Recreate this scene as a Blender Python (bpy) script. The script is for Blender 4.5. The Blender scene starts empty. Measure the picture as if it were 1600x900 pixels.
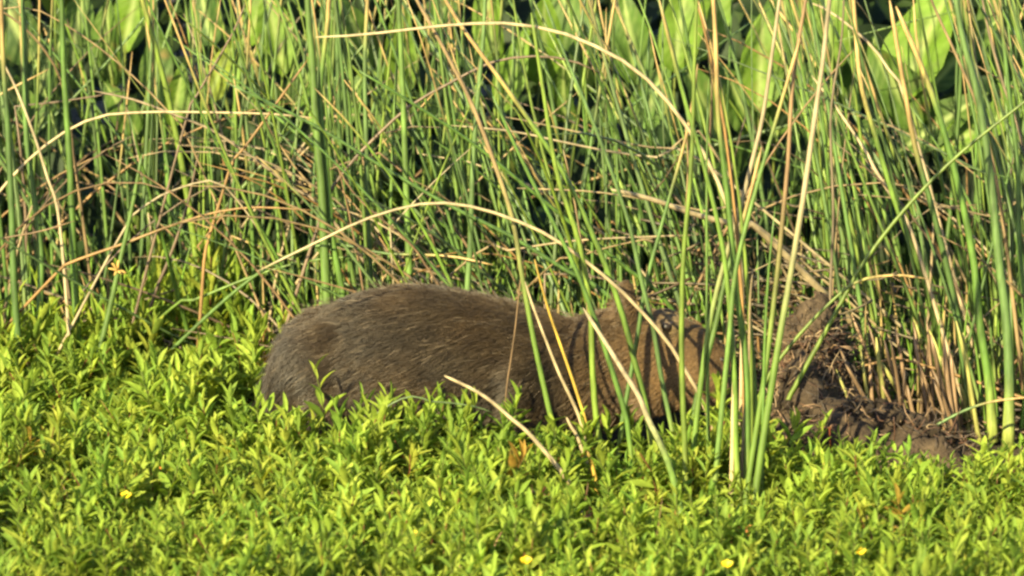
import bpy, bmesh, math, random
import numpy as np
from mathutils import Vector, Matrix
from mathutils.bvhtree import BVHTree

R = math.radians
rng = np.random.default_rng(11)
random.seed(11)
S = bpy.context.scene
C = S.collection

# ------------------------------------------------------------------ camera
DIST, PXM, ELEV = 14.0, 630.0, R(11.0)
AIM = Vector((0, 0, 0.42))
FWD = Vector((0, math.cos(ELEV), -math.sin(ELEV)))
RIGHT = Vector((1, 0, 0))
UP = Vector((0, math.sin(ELEV), math.cos(ELEV)))
CAM = AIM - FWD * DIST
cam_d = bpy.data.cameras.new('camera')
cam = bpy.data.objects.new('camera', cam_d)
C.objects.link(cam)
cam.location = CAM
cam.rotation_euler = (R(90) - ELEV, 0, 0)
cam_d.sensor_width = 36
cam_d.lens = 18.0 / (800 / PXM / DIST)
cam_d.clip_end = 400
cam_d.dof.use_dof = True
cam_d.dof.focus_distance = DIST - 0.1
cam_d.dof.aperture_fstop = 4.5
S.camera = cam

# ------------------------------------------------------------------ sky, sun, exposure
SUN_AZ, SUN_EL = R(29), R(26)          # the sun stands behind the camera, to its left
w = bpy.data.worlds.new('World')
S.world = w
w.use_nodes = True
wn = w.node_tree
bg = wn.nodes['Background']
sky = wn.nodes.new('ShaderNodeTexSky')
sky.sky_type = 'NISHITA'
sky.sun_disc = False
sky.sun_elevation = SUN_EL
sky.sun_rotation = math.pi + SUN_AZ
wn.links.new(sky.outputs[0], bg.inputs[0])
bg.inputs[1].default_value = 0.08
sd = bpy.data.lights.new('sun', 'SUN')
sd.energy = 5.0
sd.angle = R(0.53)
sd.color = (1.0, 0.88, 0.52)
sun = bpy.data.objects.new('sun', sd)
C.objects.link(sun)
to_sun = Vector((-math.sin(SUN_AZ) * math.cos(SUN_EL), -math.cos(SUN_AZ) * math.cos(SUN_EL), math.sin(SUN_EL)))
sun.rotation_euler = to_sun.to_track_quat('Z', 'Y').to_euler()
S.view_settings.view_transform = 'Standard'
S.view_settings.look = 'None'
S.view_settings.exposure = 2.04
S.view_settings.gamma = 1
S.render.engine = 'CYCLES'
S.cycles.filter_width = 2.6
S.cycles.adaptive_threshold = 0.02
S.cycles.max_bounces = 4
S.cycles.diffuse_bounces = 3
S.cycles.glossy_bounces = 2
S.cycles.transparent_max_bounces = 8
S.cycles_curves.shape = 'RIBBONS'


# ------------------------------------------------------------------ helpers
def P(px, py, Y):
    """point on the plane y = Y behind a pixel of the 1600 x 900 photograph"""
    d = FWD * DIST + RIGHT * ((px - 800) / PXM) + UP * ((450 - py) / PXM)
    return CAM + d * ((Y - CAM.y) / d.y)


def project(pts):
    v = np.asarray(pts, float) - np.array(CAM)
    dep = v @ np.array(FWD)
    return np.stack([800 + PXM * DIST * (v @ np.array(RIGHT)) / dep,
                     450 - PXM * DIST * (v @ np.array(UP)) / dep], -1)


_ph = np.random.default_rng(5).uniform(0, 6.28, (40,))
_an = np.random.default_rng(6).uniform(0, 6.28, (40,))


def noise(x, y, f=1.0, k=0):
    """cheap smooth 2-D noise, about -1 .. 1"""
    x = np.asarray(x, float)
    y = np.asarray(y, float)
    s = 0
    for i in range(6):
        a = _an[(i + k * 6) % 40]
        ff = f * (1 + 0.37 * i)
        s = s + np.sin((x * math.cos(a) + y * math.sin(a)) * ff + _ph[(i + k * 6) % 40])
    return s / 3.2


def ground_h(x, y):
    x = np.asarray(x, float)
    y = np.asarray(y, float)
    h = 0.018 * noise(x, y, 3.1, 1) + 0.008 * noise(x, y, 11, 2)
    h = h - 0.075 * np.exp(-((x + 0.05) / 0.62) ** 4 - (y / 0.24) ** 4)       # trodden hollow under the animal
    return h


def mesh_from(name, verts, faces, cols=None, smooth=True):
    """faces: a list of tuples, or an int array (n, 3 or 4)"""
    m = bpy.data.meshes.new(name)
    V = np.asarray(verts, np.float32).reshape(-1, 3)
    if isinstance(faces, np.ndarray):
        n, k = faces.shape
        m.vertices.add(len(V))
        m.vertices.foreach_set('co', V.ravel())
        m.loops.add(n * k)
        m.loops.foreach_set('vertex_index', faces.astype(np.int32).ravel())
        m.polygons.add(n)
        m.polygons.foreach_set('loop_start', np.arange(0, n * k, k, dtype=np.int32))
        m.update(calc_edges=True)
    else:
        m.from_pydata([tuple(v) for v in V], [], faces)
    if cols is not None:
        a = m.color_attributes.new('col', 'FLOAT_COLOR', 'POINT')
        c = np.ones((len(V), 4), np.float32)
        c[:, :3] = np.asarray(cols, np.float32).reshape(-1, 3)
        a.data.foreach_set('color', c.ravel())
    if smooth:
        m.polygons.foreach_set('use_smooth', np.ones(len(m.polygons), bool))
    m.update()
    return m


def link(name, mesh, mat=None, parent=None, loc=None):
    o = bpy.data.objects.new(name, mesh)
    C.objects.link(o)
    if mat is not None and mesh is not None and not len(mesh.materials):
        mesh.materials.append(mat)
    if parent is not None:
        o.parent = parent
    if loc is not None:
        o.location = loc
    return o


def tag(o, label=None, cat=None, group=None, kind=None):
    if label:
        o['label'] = label
    if cat:
        o['category'] = cat
    if group:
        o['group'] = group
    if kind:
        o['kind'] = kind
    return o


def empty(name, loc):
    o = bpy.data.objects.new(name, None)
    C.objects.link(o)
    o.location = loc
    return o


class Soup:
    """collects vertex/quad blocks into one mesh (triangles are quads with a repeated last corner kept apart)"""
    def __init__(self):
        self.v, self.t, self.c, self.n = [], [], [], 0

    def add(self, v, t, c):
        self.v.append(v)
        self.t.append(t + self.n)
        self.c.append(c)
        self.n += len(v)

    def mesh(self, name):
        return mesh_from(name, np.concatenate(self.v), np.concatenate(self.t), np.concatenate(self.c))


def smooth_path(pts, n):
    """Catmull-Rom through the points, n samples evenly spaced"""
    p = np.asarray(pts, float)
    if len(p) == 2:
        return p[0] + (p[1] - p[0]) * np.linspace(0, 1, n)[:, None]
    q = np.vstack([2 * p[0] - p[1], p, 2 * p[-1] - p[-2]])
    out = []
    for i in range(1, len(q) - 2):
        t = np.linspace(0, 1, 12, endpoint=False)[:, None]
        a, b, c, d = q[i - 1], q[i], q[i + 1], q[i + 2]
        out.append(0.5 * (2 * b + (c - a) * t + (2 * a - 5 * b + 4 * c - d) * t ** 2 + (3 * b - a - 3 * c + d) * t ** 3))
    out = np.vstack(out + [p[-1:]])
    s = np.concatenate([[0], np.cumsum(np.linalg.norm(np.diff(out, axis=0), axis=1))])
    u = np.linspace(0, s[-1], n)
    return np.stack([np.interp(u, s, out[:, k]) for k in range(3)], -1)


def tube(path, rad, sides=5, cols=None, flat=1.0):
    """tapered closed tube; returns verts, tris, cols"""
    path = np.asarray(path, float)
    n = len(path)
    t = np.gradient(path, axis=0)
    t /= np.linalg.norm(t, axis=1)[:, None] + 1e-9
    ref = np.array([0.0, 1.0, 0.0])
    u = np.cross(t, ref)
    un = np.linalg.norm(u, axis=1)[:, None]
    u = np.where(un < 1e-3, np.array([[1.0, 0, 0]]), u / (un + 1e-9))
    v = np.cross(u, t)
    a = np.arange(sides) * 2 * np.pi / sides + 0.3
    rad = np.broadcast_to(np.asarray(rad, float), (n,))
    ring = u[:, None] * np.cos(a)[None, :, None] + flat * v[:, None] * np.sin(a)[None, :, None]
    V = (path[:, None] + ring * rad[:, None, None]).reshape(-1, 3)
    V = np.vstack([V, path[:1], path[-1:]])
    i = np.arange(n - 1)[:, None] * sides
    j = np.arange(sides)[None]
    k = (j + 1) % sides
    A, B, D, E = (i + j).ravel(), (i + k).ravel(), (i + sides + k).ravel(), (i + sides + j).ravel()
    T = np.concatenate([np.stack([A, B, D], -1), np.stack([A, D, E], -1)])
    j, k = np.arange(sides), (np.arange(sides) + 1) % sides
    T = np.concatenate([T, np.stack([k, j, np.full(sides, n * sides)], -1),
                        np.stack([(n - 1) * sides + j, (n - 1) * sides + k, np.full(sides, n * sides + 1)], -1)])
    if cols is None:
        cols = np.full((n, 3), 0.5)
    cols = np.asarray(cols, float)
    CC = np.vstack([np.repeat(cols, sides, 0), cols[:1], cols[-1:]])
    return V, T, CC


# ------------------------------------------------------------------ materials
def mat_new(name):
    m = bpy.data.materials.new(name)
    m.use_nodes = True
    nt = m.node_tree
    return m, nt, nt.nodes['Principled BSDF']


def plant_mat(name, rough, trans, spec=0.4, nscale=40.0, namt=0.35, stretch=(1, 1, 1), bump=0.0, tint=(1.25, 1.15, 0.5)):
    m, nt, b = mat_new(name)
    N, L = nt.nodes, nt.links
    at = N.new('ShaderNodeAttribute')
    at.attribute_name = 'col'
    tc = N.new('ShaderNodeTexCoord')
    mp = N.new('ShaderNodeMapping')
    mp.inputs['Scale'].default_value = stretch
    L.new(tc.outputs['Object'], mp.inputs[0])
    ns = N.new('ShaderNodeTexNoise')
    ns.inputs['Scale'].default_value = nscale
    ns.inputs['Detail'].default_value = 4
    L.new(mp.outputs[0], ns.inputs['Vector'])
    mr = N.new('ShaderNodeMapRange')
    mr.inputs[1].default_value = 0.3
    mr.inputs[2].default_value = 0.7
    mr.inputs[3].default_value = 1 - namt
    mr.inputs[4].default_value = 1 + namt
    L.new(ns.outputs[0], mr.inputs[0])
    mx = N.new('ShaderNodeVectorMath')
    mx.operation = 'SCALE'
    L.new(at.outputs['Color'], mx.inputs[0])
    L.new(mr.outputs[0], mx.inputs['Scale'])
    L.new(mx.outputs[0], b.inputs['Base Color'])
    b.inputs['Roughness'].default_value = rough
    b.inputs['Specular IOR Level'].default_value = spec
    if bump:
        bp = N.new('ShaderNodeBump')
        bp.inputs['Strength'].default_value = bump
        bp.inputs['Distance'].default_value = 0.01
        L.new(ns.outputs[0], bp.inputs['Height'])
        L.new(bp.outputs[0], b.inputs['Normal'])
    if trans:
        tr = N.new('ShaderNodeBsdfTranslucent')
        tm = N.new('ShaderNodeVectorMath')
        tm.operation = 'MULTIPLY'
        tm.inputs[1].default_value = tint
        L.new(mx.outputs[0], tm.inputs[0])
        L.new(tm.outputs[0], tr.inputs['Color'])
        ms = N.new('ShaderNodeMixShader')
        ms.inputs[0].default_value = trans
        L.new(b.outputs[0], ms.inputs[1])
        L.new(tr.outputs[0], ms.inputs[2])
        L.new(ms.outputs[0], N['Material Output'].inputs['Surface'])
    return m


M_HERB = plant_mat('herb_leaf', 0.65, 0.5, 0.16, 60, 0.22)
M_STEM = plant_mat('rush_green', 0.5, 0.0, 0.35, 22, 0.42, (3, 3, 0.7))
M_DRY = plant_mat('rush_dry', 0.55, 0.0, 0.35, 22, 0.38, (2, 2, 0.6))
M_DOCK = plant_mat('dock_leaf', 0.6, 0.32, 0.22, 24, 0.22, bump=0.25)
M_SEED = plant_mat('dry_floret', 0.7, 0.15, 0.2, 90, 0.3)


def soil_material(name, c0, c1, c2, scale):
    m, nt, b = mat_new(name)
    N, L = nt.nodes, nt.links
    tc = N.new('ShaderNodeTexCoord')
    n1 = N.new('ShaderNodeTexNoise')
    n1.inputs['Scale'].default_value = scale
    n1.inputs['Detail'].default_value = 8
    n1.inputs['Roughness'].default_value = 0.7
    L.new(tc.outputs['Object'], n1.inputs['Vector'])
    cr = N.new('ShaderNodeValToRGB')
    e = cr.color_ramp.elements
    e[0].position, e[0].color = 0.32, (*c0, 1)
    e[1].position, e[1].color = 0.7, (*c2, 1)
    k = e.new(0.52)
    k.color = (*c1, 1)
    L.new(n1.outputs[0], cr.inputs[0])
    L.new(cr.outputs[0], b.inputs['Base Color'])
    n2 = N.new('ShaderNodeTexNoise')
    n2.inputs['Scale'].default_value = scale * 5
    n2.inputs['Detail'].default_value = 6
    L.new(tc.outputs['Object'], n2.inputs['Vector'])
    bp = N.new('ShaderNodeBump')
    bp.inputs['Strength'].default_value = 0.8
    bp.inputs['Distance'].default_value = 0.02
    L.new(n2.outputs[0], bp.inputs['Height'])
    L.new(bp.outputs[0], b.inputs['Normal'])
    b.inputs['Roughness'].default_value = 0.85
    b.inputs['Specular IOR Level'].default_value = 0.2
    return m


M_SOIL = soil_material('marsh_soil', (0.012, 0.010, 0.007), (0.028, 0.021, 0.013), (0.05, 0.038, 0.022), 9)
M_MUD = soil_material('bank_mud', (0.020, 0.013, 0.008), (0.044, 0.030, 0.018), (0.080, 0.056, 0.034), 14)

# ------------------------------------------------------------------ ground
def build_ground():
    def axis(a, b, step, far):
        core = np.arange(a, b + 1e-6, step)
        out = [core]
        g = step
        lo, hi = a, b
        L, H = [], []
        while hi < far:
            g *= 1.5
            hi += g
            lo -= g
            H.append(hi)
            L.append(lo)
        return np.concatenate([np.array(L[::-1]), core, np.array(H)])
    xs = axis(-2.2, 2.2, 0.04, 60)
    ys = axis(-3.0, 5.0, 0.05, 120)
    X, Y = np.meshgrid(xs, ys)
    fade = np.exp(-np.maximum(0, np.abs(X) - 2.5) / 4) * np.exp(-np.maximum(0, np.abs(Y - 1) - 4.5) / 4)
    Z = ground_h(X, Y) * fade
    V = np.stack([X, Y, Z], -1).reshape(-1, 3)
    nx, ny = len(xs), len(ys)
    i, j = np.meshgrid(np.arange(nx - 1), np.arange(ny - 1))
    a = (j * nx + i).ravel()
    F = np.stack([a, a + 1, a + nx + 1, a + nx], -1)
    o = link('ground', mesh_from('ground', V, F), M_SOIL)
    tag(o, 'dark wet marsh soil under the plants', kind='structure')
build_ground()


# ------------------------------------------------------------------ mud bank beside the snout
def mud_height(x, y):
    """low ridge running right, with a taller lump at its left back"""
    r = 0.19 * np.exp(-((x - 0.86) / 0.26) ** 2 - ((y + 0.16 + 0.10 * (x - 0.9)) / 0.21) ** 2)
    r = np.maximum(r, 0.13 * np.exp(-((x - 1.05) / 0.13) ** 2 - ((y + 0.24) / 0.17) ** 2))
    t = 0.30 * np.exp(-(np.abs(x - 0.76) / 0.125) ** 2.2 - (np.abs(y - 0.30) / 0.17) ** 2.2)
    s = 0.22 * np.exp(-(np.abs(x - 0.72) / 0.12) ** 2 - (np.abs(y - 0.02) / 0.2) ** 2)
    h = np.maximum(np.maximum(r, t), s) + 0.3 * np.minimum(np.minimum(r + s, t), 0.2)
    return h


def build_mud():
    xs = np.arange(0.42, 1.36, 0.011)
    ys = np.arange(-0.62, 0.72, 0.013)
    X, Y = np.meshgrid(xs, ys)
    H = mud_height(X, Y)
    lump = (0.020 * noise(X, Y, 22, 3) + 0.014 * noise(X, Y, 51, 4) + 0.010 * noise(X, Y, 110, 5)) * np.where(Y < 0.05, 0.8, 1.0)
    Z = H * (1 + 0.25 * noise(X, Y, 14, 2)) + lump * np.clip(H / 0.06, 0, 1) - 0.035
    jit = np.clip(H / 0.1, 0, 1)
    X2 = X + 0.012 * noise(Y * 1.2 + Z * 2, Z * 3, 25, 4) * jit
    Y2 = Y + 0.012 * noise(X, Z * 3, 28, 5) * jit
    V = np.stack([X2, Y2, Z], -1).reshape(-1, 3)
    nx, ny = len(xs), len(ys)
    i, j = np.meshgrid(np.arange(nx - 1), np.arange(ny - 1))
    a = (j * nx + i).ravel()
    F = np.stack([a, a + 1, a + nx + 1, a + nx], -1)
    base = Vector((0.88, 0.1, 0))
    o = link('mud_mound', mesh_from('mud_mound', V - np.array(base), F), M_MUD, loc=base)
    tag(o, "dark brown mound of churned mud and roots in front of the animal's snout", 'mud mound')
    # fine roots and fibres hanging on the lump, and dead scraps
    sp = Soup()
    for _ in range(1100):
        if rng.random() < 0.8:
            x, y = rng.normal(0.75, 0.08), rng.normal(0.22, 0.12)
        else:
            x, y = rng.uniform(0.66, 1.16), rng.normal(-0.2, 0.1)
        z = float(mud_height(x, y)) - 0.02
        L = rng.uniform(0.02, 0.085)
        d = np.array([rng.normal(0, 1), rng.normal(-0.4, 0.5), rng.normal(0, 0.8)])
        d /= np.linalg.norm(d)
        p0 = np.array([x, y - 0.01, z])
        pts = smooth_path([p0, p0 + d * L * 0.5 + rng.normal(0, 0.01, 3), p0 + d * L + rng.normal(0, 0.014, 3)], 5)
        c = np.array([[0.035, 0.024, 0.016], [0.16, 0.10, 0.055], [0.07, 0.035, 0.02], [0.2, 0.14, 0.08]][rng.choice(4, p=[.5, .2, .2, .1])])
        v, t, cc = tube(pts, np.linspace(1, 0.4, 5) * rng.uniform(0.0012, 0.003), 4, np.tile(c, (5, 1)))
        sp.add(v - np.array(base), t, cc)
    f = link('root_fibres', sp.mesh('root_fibres'), M_DRY, parent=o)
    tag(f, kind='stuff')
    shapes = []
    for k in range(6):
        bm = bmesh.new()
        bmesh.ops.create_icosphere(bm, subdivisions=2, radius=1)
        rr = np.random.default_rng(60 + k)
        ph = rr.uniform(0, 6, 6)
        for v in bm.verts:
            a = v.co
            v.co = a * (1 + 0.22 * math.sin(a.x * 3 + ph[0]) * math.sin(a.y * 3.4 + ph[1]) + 0.16 * math.sin(a.z * 5 + ph[2] + a.x * 4) + 0.10 * math.sin(a.y * 9 + ph[3]) + rr.normal(0, 0.05))
        me = bpy.data.meshes.new('clod')
        bm.to_mesh(me)
        bm.free()
        me.materials.append(M_MUD)
        shapes.append(me)
    for k in range(64):
        if k < 24:
            x, y = rng.normal(0.75, 0.07), rng.normal(0.2, 0.14)
        else:
            x, y = rng.uniform(0.66, 1.16), rng.normal(-0.2, 0.12)
        hh = float(mud_height(x, y))
        if hh < 0.04:
            continue
        c = bpy.data.objects.new('clod', shapes[k % 6])
        C.objects.link(c)
        c.parent = o
        q = rng.uniform(0.006, 0.018)
        c.scale = (q * rng.uniform(.9, 1.5), q, q * rng.uniform(.6, .95))
        c.rotation_euler = tuple(rng.uniform(0, 6.28, 3))
        c.location = Vector((x, y, hh - 0.028 + q * 0.2)) - base
build_mud()


# ------------------------------------------------------------------ the animal
def build_capybara():
    to_x = lambda px: (px - 800) / PXM
    to_z = lambda py: 0.42 + (450 - py) / (PXM * math.cos(ELEV))
    st = [(424, 604, 632, .045), (430, 582, 655, .085), (443, 560, 668, .118), (463, 532, 674, .143), (497, 504, 676, .166),
          (542, 475, 677, .184), (600, 459, 677, .195), (650, 455, 677, .198), (710, 461, 677, .194), (765, 472, 676, .184), (815, 484, 674, .170),
          (860, 495, 671, .156), (900, 503, 667, .138), (936, 492, 660, .119), (970, 484, 652, .110), (1010, 483, 646, .104),
          (1046, 490, 642, .095), (1078, 501, 639, .086), (1104, 515, 636, .079), (1124, 533, 630, .070), (1136, 556, 618, .054), (1141, 574, 604, .030)]
    ns = 28
    S_ = np.array(st, float)
    # resample smoothly
    u = np.arange(len(S_))
    uu = np.linspace(0, len(S_) - 1, 64)
    path = smooth_path(S_[:, :3], 64)
    hw = np.interp(path[:, 0], S_[:, 0], S_[:, 3])
    V = []
    for (px, t, b), h in zip(path, hw):
        x, zt, zb = to_x(px), to_z(t), to_z(b)
        zc, hz = (zt + zb) / 2, (zt - zb) / 2
        a = np.arange(ns) * 2 * np.pi / ns
        e = 2 / 2.35
        cy = np.sign(np.cos(a)) * np.abs(np.cos(a)) ** e * h
        cz = np.sign(np.sin(a)) * np.abs(np.sin(a)) ** e * hz
        # pear section: back narrower than the flanks on the trunk, brow flat on the head
        k = 0.16 if px < 900 else 0.10
        cy = cy * (1 - k * np.clip(cz / hz, -0.3, 1))
        V.append(np.stack([np.full(ns, x), cy, zc + cz], -1))
    n = len(V)
    V = np.concatenate(V)
    F = []
    for i in range(n - 1):
        for j in range(ns):
            k = (j + 1) % ns
            F.append((i * ns + j, i * ns + k, (i + 1) * ns + k, (i + 1) * ns + j))
    F.append(tuple(range(ns))[::-1])
    F.append(tuple((n - 1) * ns + j for j in range(ns)))
    verts = [tuple(v) for v in V]
    faces = F

    def add(v, f):
        o = len(verts)
        verts.extend(tuple(q) for q in v)
        faces.extend(tuple(int(a) + o for a in q) for q in f)

    def limb(pts, rads, seg=18, sides=14, flat=1.0):
        p = smooth_path(pts, seg)
        s0 = np.concatenate([[0], np.cumsum(np.linalg.norm(np.diff(np.asarray(pts, float), axis=0), axis=1))])
        r = np.interp(np.linspace(0, s0[-1], seg), s0, rads)
        v, t, _ = tube(p, r, sides, flat=flat)
        add(v, t)

    def blob(c, r, rot=0.0):
        bm = bmesh.new()
        bmesh.ops.create_uvsphere(bm, u_segments=18, v_segments=12, radius=1)
        M = Matrix.Translation(c) @ Matrix.Rotation(rot, 4, 'Y') @ Matrix.Diagonal((*r, 1))
        bm.transform(M)
        bm.verts.index_update()
        add([v.co[:] for v in bm.verts], [[v.index for v in f.verts] for f in bm.faces])
        bm.free()

    G = -0.078
    for s in (-1, 1):
        # hind leg: thigh, knee forward, hock back, long foot
        limb([(-0.47, s * .08, .24), (-0.43, s * .105, .14), (-0.385, s * .125, .055), (-0.455, s * .14, .0), (-0.505, s * .14, -.045), (-0.47, s * .14, G + .018), (-0.38, s * .145, G + .012)],
             [.10, .095, .070, .048, .034, .028, .020])
        for k in (-1, 0, 1):
            limb([(-0.41, s * (.142 + .012 * k), G + .018), (-0.365, s * (.145 + .024 * k), G + .016), (-0.335, s * (.146 + .032 * k), G + .008)], [.014, .012, .006], 8, 8)
        # fore leg: shoulder, elbow back, wrist, foot
        limb([(0.02, s * .09, .24), (0.035, s * .125, .14), (0.015, s * .128, .065), (0.045, s * .125, .0), (0.055, s * .124, -.04), (0.085, s * .124, G + .015)],
             [.095, .080, .056, .038, .030, .024])
        for k in (-1.5, -.5, .5, 1.5):
            limb([(0.075, s * (.124 + .010 * k), G + .018), (0.105, s * (.124 + .017 * k), G + .015), (0.13, s * (.124 + .021 * k), G + .007)], [.013, .011, .005], 8, 8)
        # shoulder and cheek swell
        blob((0.02, s * .105, .20), (.10, .065, .12), 0.2)
        blob((0.33, s * .066, .185), (.085, .045, .075), 0.3)
        blob((-0.44, s * .095, .20), (.15, .075, .15), -0.2)
        # ear: small rounded shell, tilted back
        e = P(979, 474, -0.07)
        limb([(e.x + .014, s * .070, e.z - .045), (e.x + .004, s * .079, e.z - .015), (e.x - .004, s * .087, e.z + .014), (e.x - .008, s * .091, e.z + .026)],
             [.022, .028, .025, .012], 10, 10, flat=0.5)
        # brow ridge over the eye
        q = P(1048, 508, -0.075)
        blob((q.x, s * .068, q.z - .004), (.034, .016, .018), 0.3)
        # nose pad
        blob((to_x(1128), s * .030, to_z(560)), (.024, .026, .026))
    m0 = bpy.data.meshes.new('capybara_rough')
    m0.from_pydata(verts, [], faces)
    bm = bmesh.new()
    bm.from_mesh(m0)
    bmesh.ops.recalc_face_normals(bm, faces=bm.faces)
    bm.to_mesh(m0)
    bm.free()
    tmp = bpy.data.objects.new('tmp', m0)
    C.objects.link(tmp)
    md = tmp.modifiers.new('r', 'REMESH')
    md.mode = 'VOXEL'
    md.voxel_size = 0.0075
    sm = tmp.modifiers.new('s', 'SMOOTH')
    sm.iterations = 7
    sm.factor = 0.5
    dg = bpy.context.evaluated_depsgraph_get()
    body = bpy.data.meshes.new_from_object(tmp.evaluated_get(dg))
    bpy.data.objects.remove(tmp)
    body.name = 'capybara'
    nv = len(body.vertices)
    co = np.empty(nv * 3, np.float32)
    body.vertices.foreach_get('co', co)
    co = co.reshape(-1, 3)
    body.polygons.foreach_set('use_smooth', np.ones(len(body.polygons), bool))

    def coat(p, r):
        """coat colour at body points p; r random 0..1"""
        grey = np.array([0.080, 0.057, 0.031])
        brown = np.array([0.104, 0.066, 0.030])
        red = np.array([0.34, 0.200, 0.082])
        dark = np.array([0.030, 0.022, 0.016])
        hd = np.clip((p[:, 0] - 0.12) / 0.22, 0, 1)[:, None]
        pat = np.clip(0.5 + 0.6 * noise(p[:, 0], p[:, 2] * 1.6, 13, 1), 0, 1)[:, None]
        c = grey * (1 - pat) + brown * pat
        c = c * (1 - hd) + hd * (red * (0.45 + 0.55 * np.clip((0.36 - p[:, 2:3]) / 0.12, 0, 1)) + brown * 0.6 * np.clip((p[:, 2:3] - 0.24) / 0.12, 0, 1))
        ey = P(1051, 513, -0.09)
        rg = np.exp(-((p[:, 0] - ey.x) / 0.034) ** 2 - ((p[:, 2] - ey.z) / 0.024) ** 2)[:, None]
        c = c * (1 - 0.7 * rg) + np.array([0.62, 0.45, 0.22]) * 0.7 * rg
        rump = np.clip((-0.46 - p[:, 0]) / 0.14, 0, 1)[:, None]
        c = c * (1 - 0.7 * rump) + dark * 0.7 * rump
        c = c * (0.65 + 0.7 * r[:, None]) * 0.34
        return c
    body.materials.clear()
    a = body.color_attributes.new('col', 'FLOAT_COLOR', 'POINT')
    cc = np.ones((nv, 4), np.float32)
    cc[:, :3] = coat(co, np.full(nv, 0.15)) * 0.8
    a.data.foreach_set('color', cc.ravel())
    M_SKIN = plant_mat('animal_hide', 0.8, 0.0, 0.2, 70, 0.35, bump=0.4)
    M_FUR = plant_mat('animal_fur', 0.45, 0.0, 0.4, 30, 0.15)
    base = Vector((-0.08, 0, G))
    body.transform(Matrix.Translation(-base))
    o = link('capybara', body, M_SKIN, loc=base)
    tag(o, 'brown furry capybara grazing among the rushes, head to the right', 'capybara')

    # ---- coat of hairs
    bm = bmesh.new()
    bm.from_mesh(body)
    bmesh.ops.triangulate(bm, faces=bm.faces)
    tri = np.array([[v.index for v in f.verts] for f in bm.faces])
    vn = np.array([v.normal[:] for v in bm.verts])
    bvh = BVHTree.FromBMesh(bm)
    vc = np.array([v.co[:] for v in bm.verts])
    bm.free()
    ab, ac = vc[tri[:, 1]] - vc[tri[:, 0]], vc[tri[:, 2]] - vc[tri[:, 0]]
    ar = np.linalg.norm(np.cross(ab, ac), axis=1)
    NF = 150000
    pick = rng.choice(len(tri), NF, p=ar / ar.sum())
    r1, r2 = rng.random(NF), rng.random(NF)
    fl = r1 + r2 > 1
    r1[fl], r2[fl] = 1 - r1[fl], 1 - r2[fl]
    p = vc[tri[pick, 0]] + ab[pick] * r1[:, None] + ac[pick] * r2[:, None]
    nr = vn[tri[pick, 0]] * (1 - r1 - r2)[:, None] + vn[tri[pick, 1]] * r1[:, None] + vn[tri[pick, 2]] * r2[:, None]
    nr /= np.linalg.norm(nr, axis=1)[:, None]
    pw = p + np.array(base)
    x, z = pw[:, 0], pw[:, 2]
    side = np.sign(pw[:, 1])
    d = np.stack([np.full(NF, -1.0), 0.15 * side, np.full(NF, -0.22)], -1)
    d[:, 2] -= 0.55 * np.clip((0.16 - z) / 0.15, 0, 1)
    d[:, 2] -= 0.8 * np.clip((-0.48 - x) / 0.1, 0, 1)
    swirl = 0.13 * noise(x + pw[:, 1], z, 16, 2)
    d[:, 2] += swirl
    d[:, 1] += 0.1 * noise(x, z + pw[:, 1], 19, 3)
    d += rng.normal(0, 0.19, (NF, 3))
    d -= nr * np.sum(d * nr, 1)[:, None]
    d /= np.linalg.norm(d, axis=1)[:, None] + 1e-6
    face = np.clip((x - 0.20) / 0.2, 0, 1)
    leg = np.clip((0.07 - z) / 0.06, 0, 1)
    L = (0.046 * (1 - face) + 0.013 * face) * (1 - 0.6 * leg) * rng.uniform(0.6, 1.35, NF)
    e = P(979, 474, -0.07)
    ear = np.exp(-((x - e.x) / 0.03) ** 2) * (z > e.z - 0.022)
    L = L * (1 - 0.7 * ear)
    lift = rng.uniform(0.12, 0.75, NF) * (1 - 0.4 * face)
    stray = rng.random(NF) < 0.015
    lift[stray] = rng.uniform(0.8, 1.5, stray.sum())
    L[stray] *= rng.uniform(1.0, 1.35, stray.sum())
    e2 = P(1051, 513, -0.09)
    near = ((x - e2.x) ** 2 + (z - e2.z) ** 2 < 0.0125 ** 2) & (np.abs(pw[:, 1]) > 0.04)
    L[near] *= 0.12
    K = 5
    tt = np.linspace(0, 1, K)
    pos = np.empty((NF, K, 3), np.float32)
    g = np.array([0, 0, -1.0])
    for k, t in enumerate(tt):
        q = p + d * (L * t)[:, None] + nr * (L * lift * (t - 0.45 * t * t))[:, None] + g * (0.16 * L * t * t)[:, None]
        pos[:, k] = q - nr * 0.001
    rr = rng.random(NF)
    col = coat(pw, rr * 0.8 + 0.1)
    clump = np.clip(0.95 + 0.20 * noise(x * 0.6, z * 2.2, 34, 4), 0.5, 1.5)
    col = col * clump[:, None]
    pale = rng.random(NF) < 0.035 * (1 - 0.5 * face)
    col[pale] = np.array([0.17, 0.13, 0.085]) * rng.uniform(0.4, 1.0, (pale.sum(), 1))
    hc = bpy.data.hair_curves.new('fur')
    hc.add_curves([K] * NF)
    hc.attributes['position'].data.foreach_set('vector', pos.ravel())
    ra = hc.attributes.get('radius') or hc.attributes.new('radius', 'FLOAT', 'POINT')
    ra.data.foreach_set('value', np.tile(np.array([1, .95, .8, .55, .15], np.float32) * 0.00062, NF))
    ca = hc.attributes.new('col', 'FLOAT_COLOR', 'POINT')
    c4 = np.ones((NF, K, 4), np.float32)
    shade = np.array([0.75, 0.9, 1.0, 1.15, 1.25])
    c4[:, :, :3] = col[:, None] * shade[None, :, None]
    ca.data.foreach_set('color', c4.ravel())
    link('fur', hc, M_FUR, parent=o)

    # ---- eyes (with lids), nostrils
    M_EYE, nt, b = mat_new('eye_dark')
    b.inputs['Base Color'].default_value = (0.012, 0.008, 0.006, 1)
    b.inputs['Roughness'].default_value = 0.45
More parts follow.
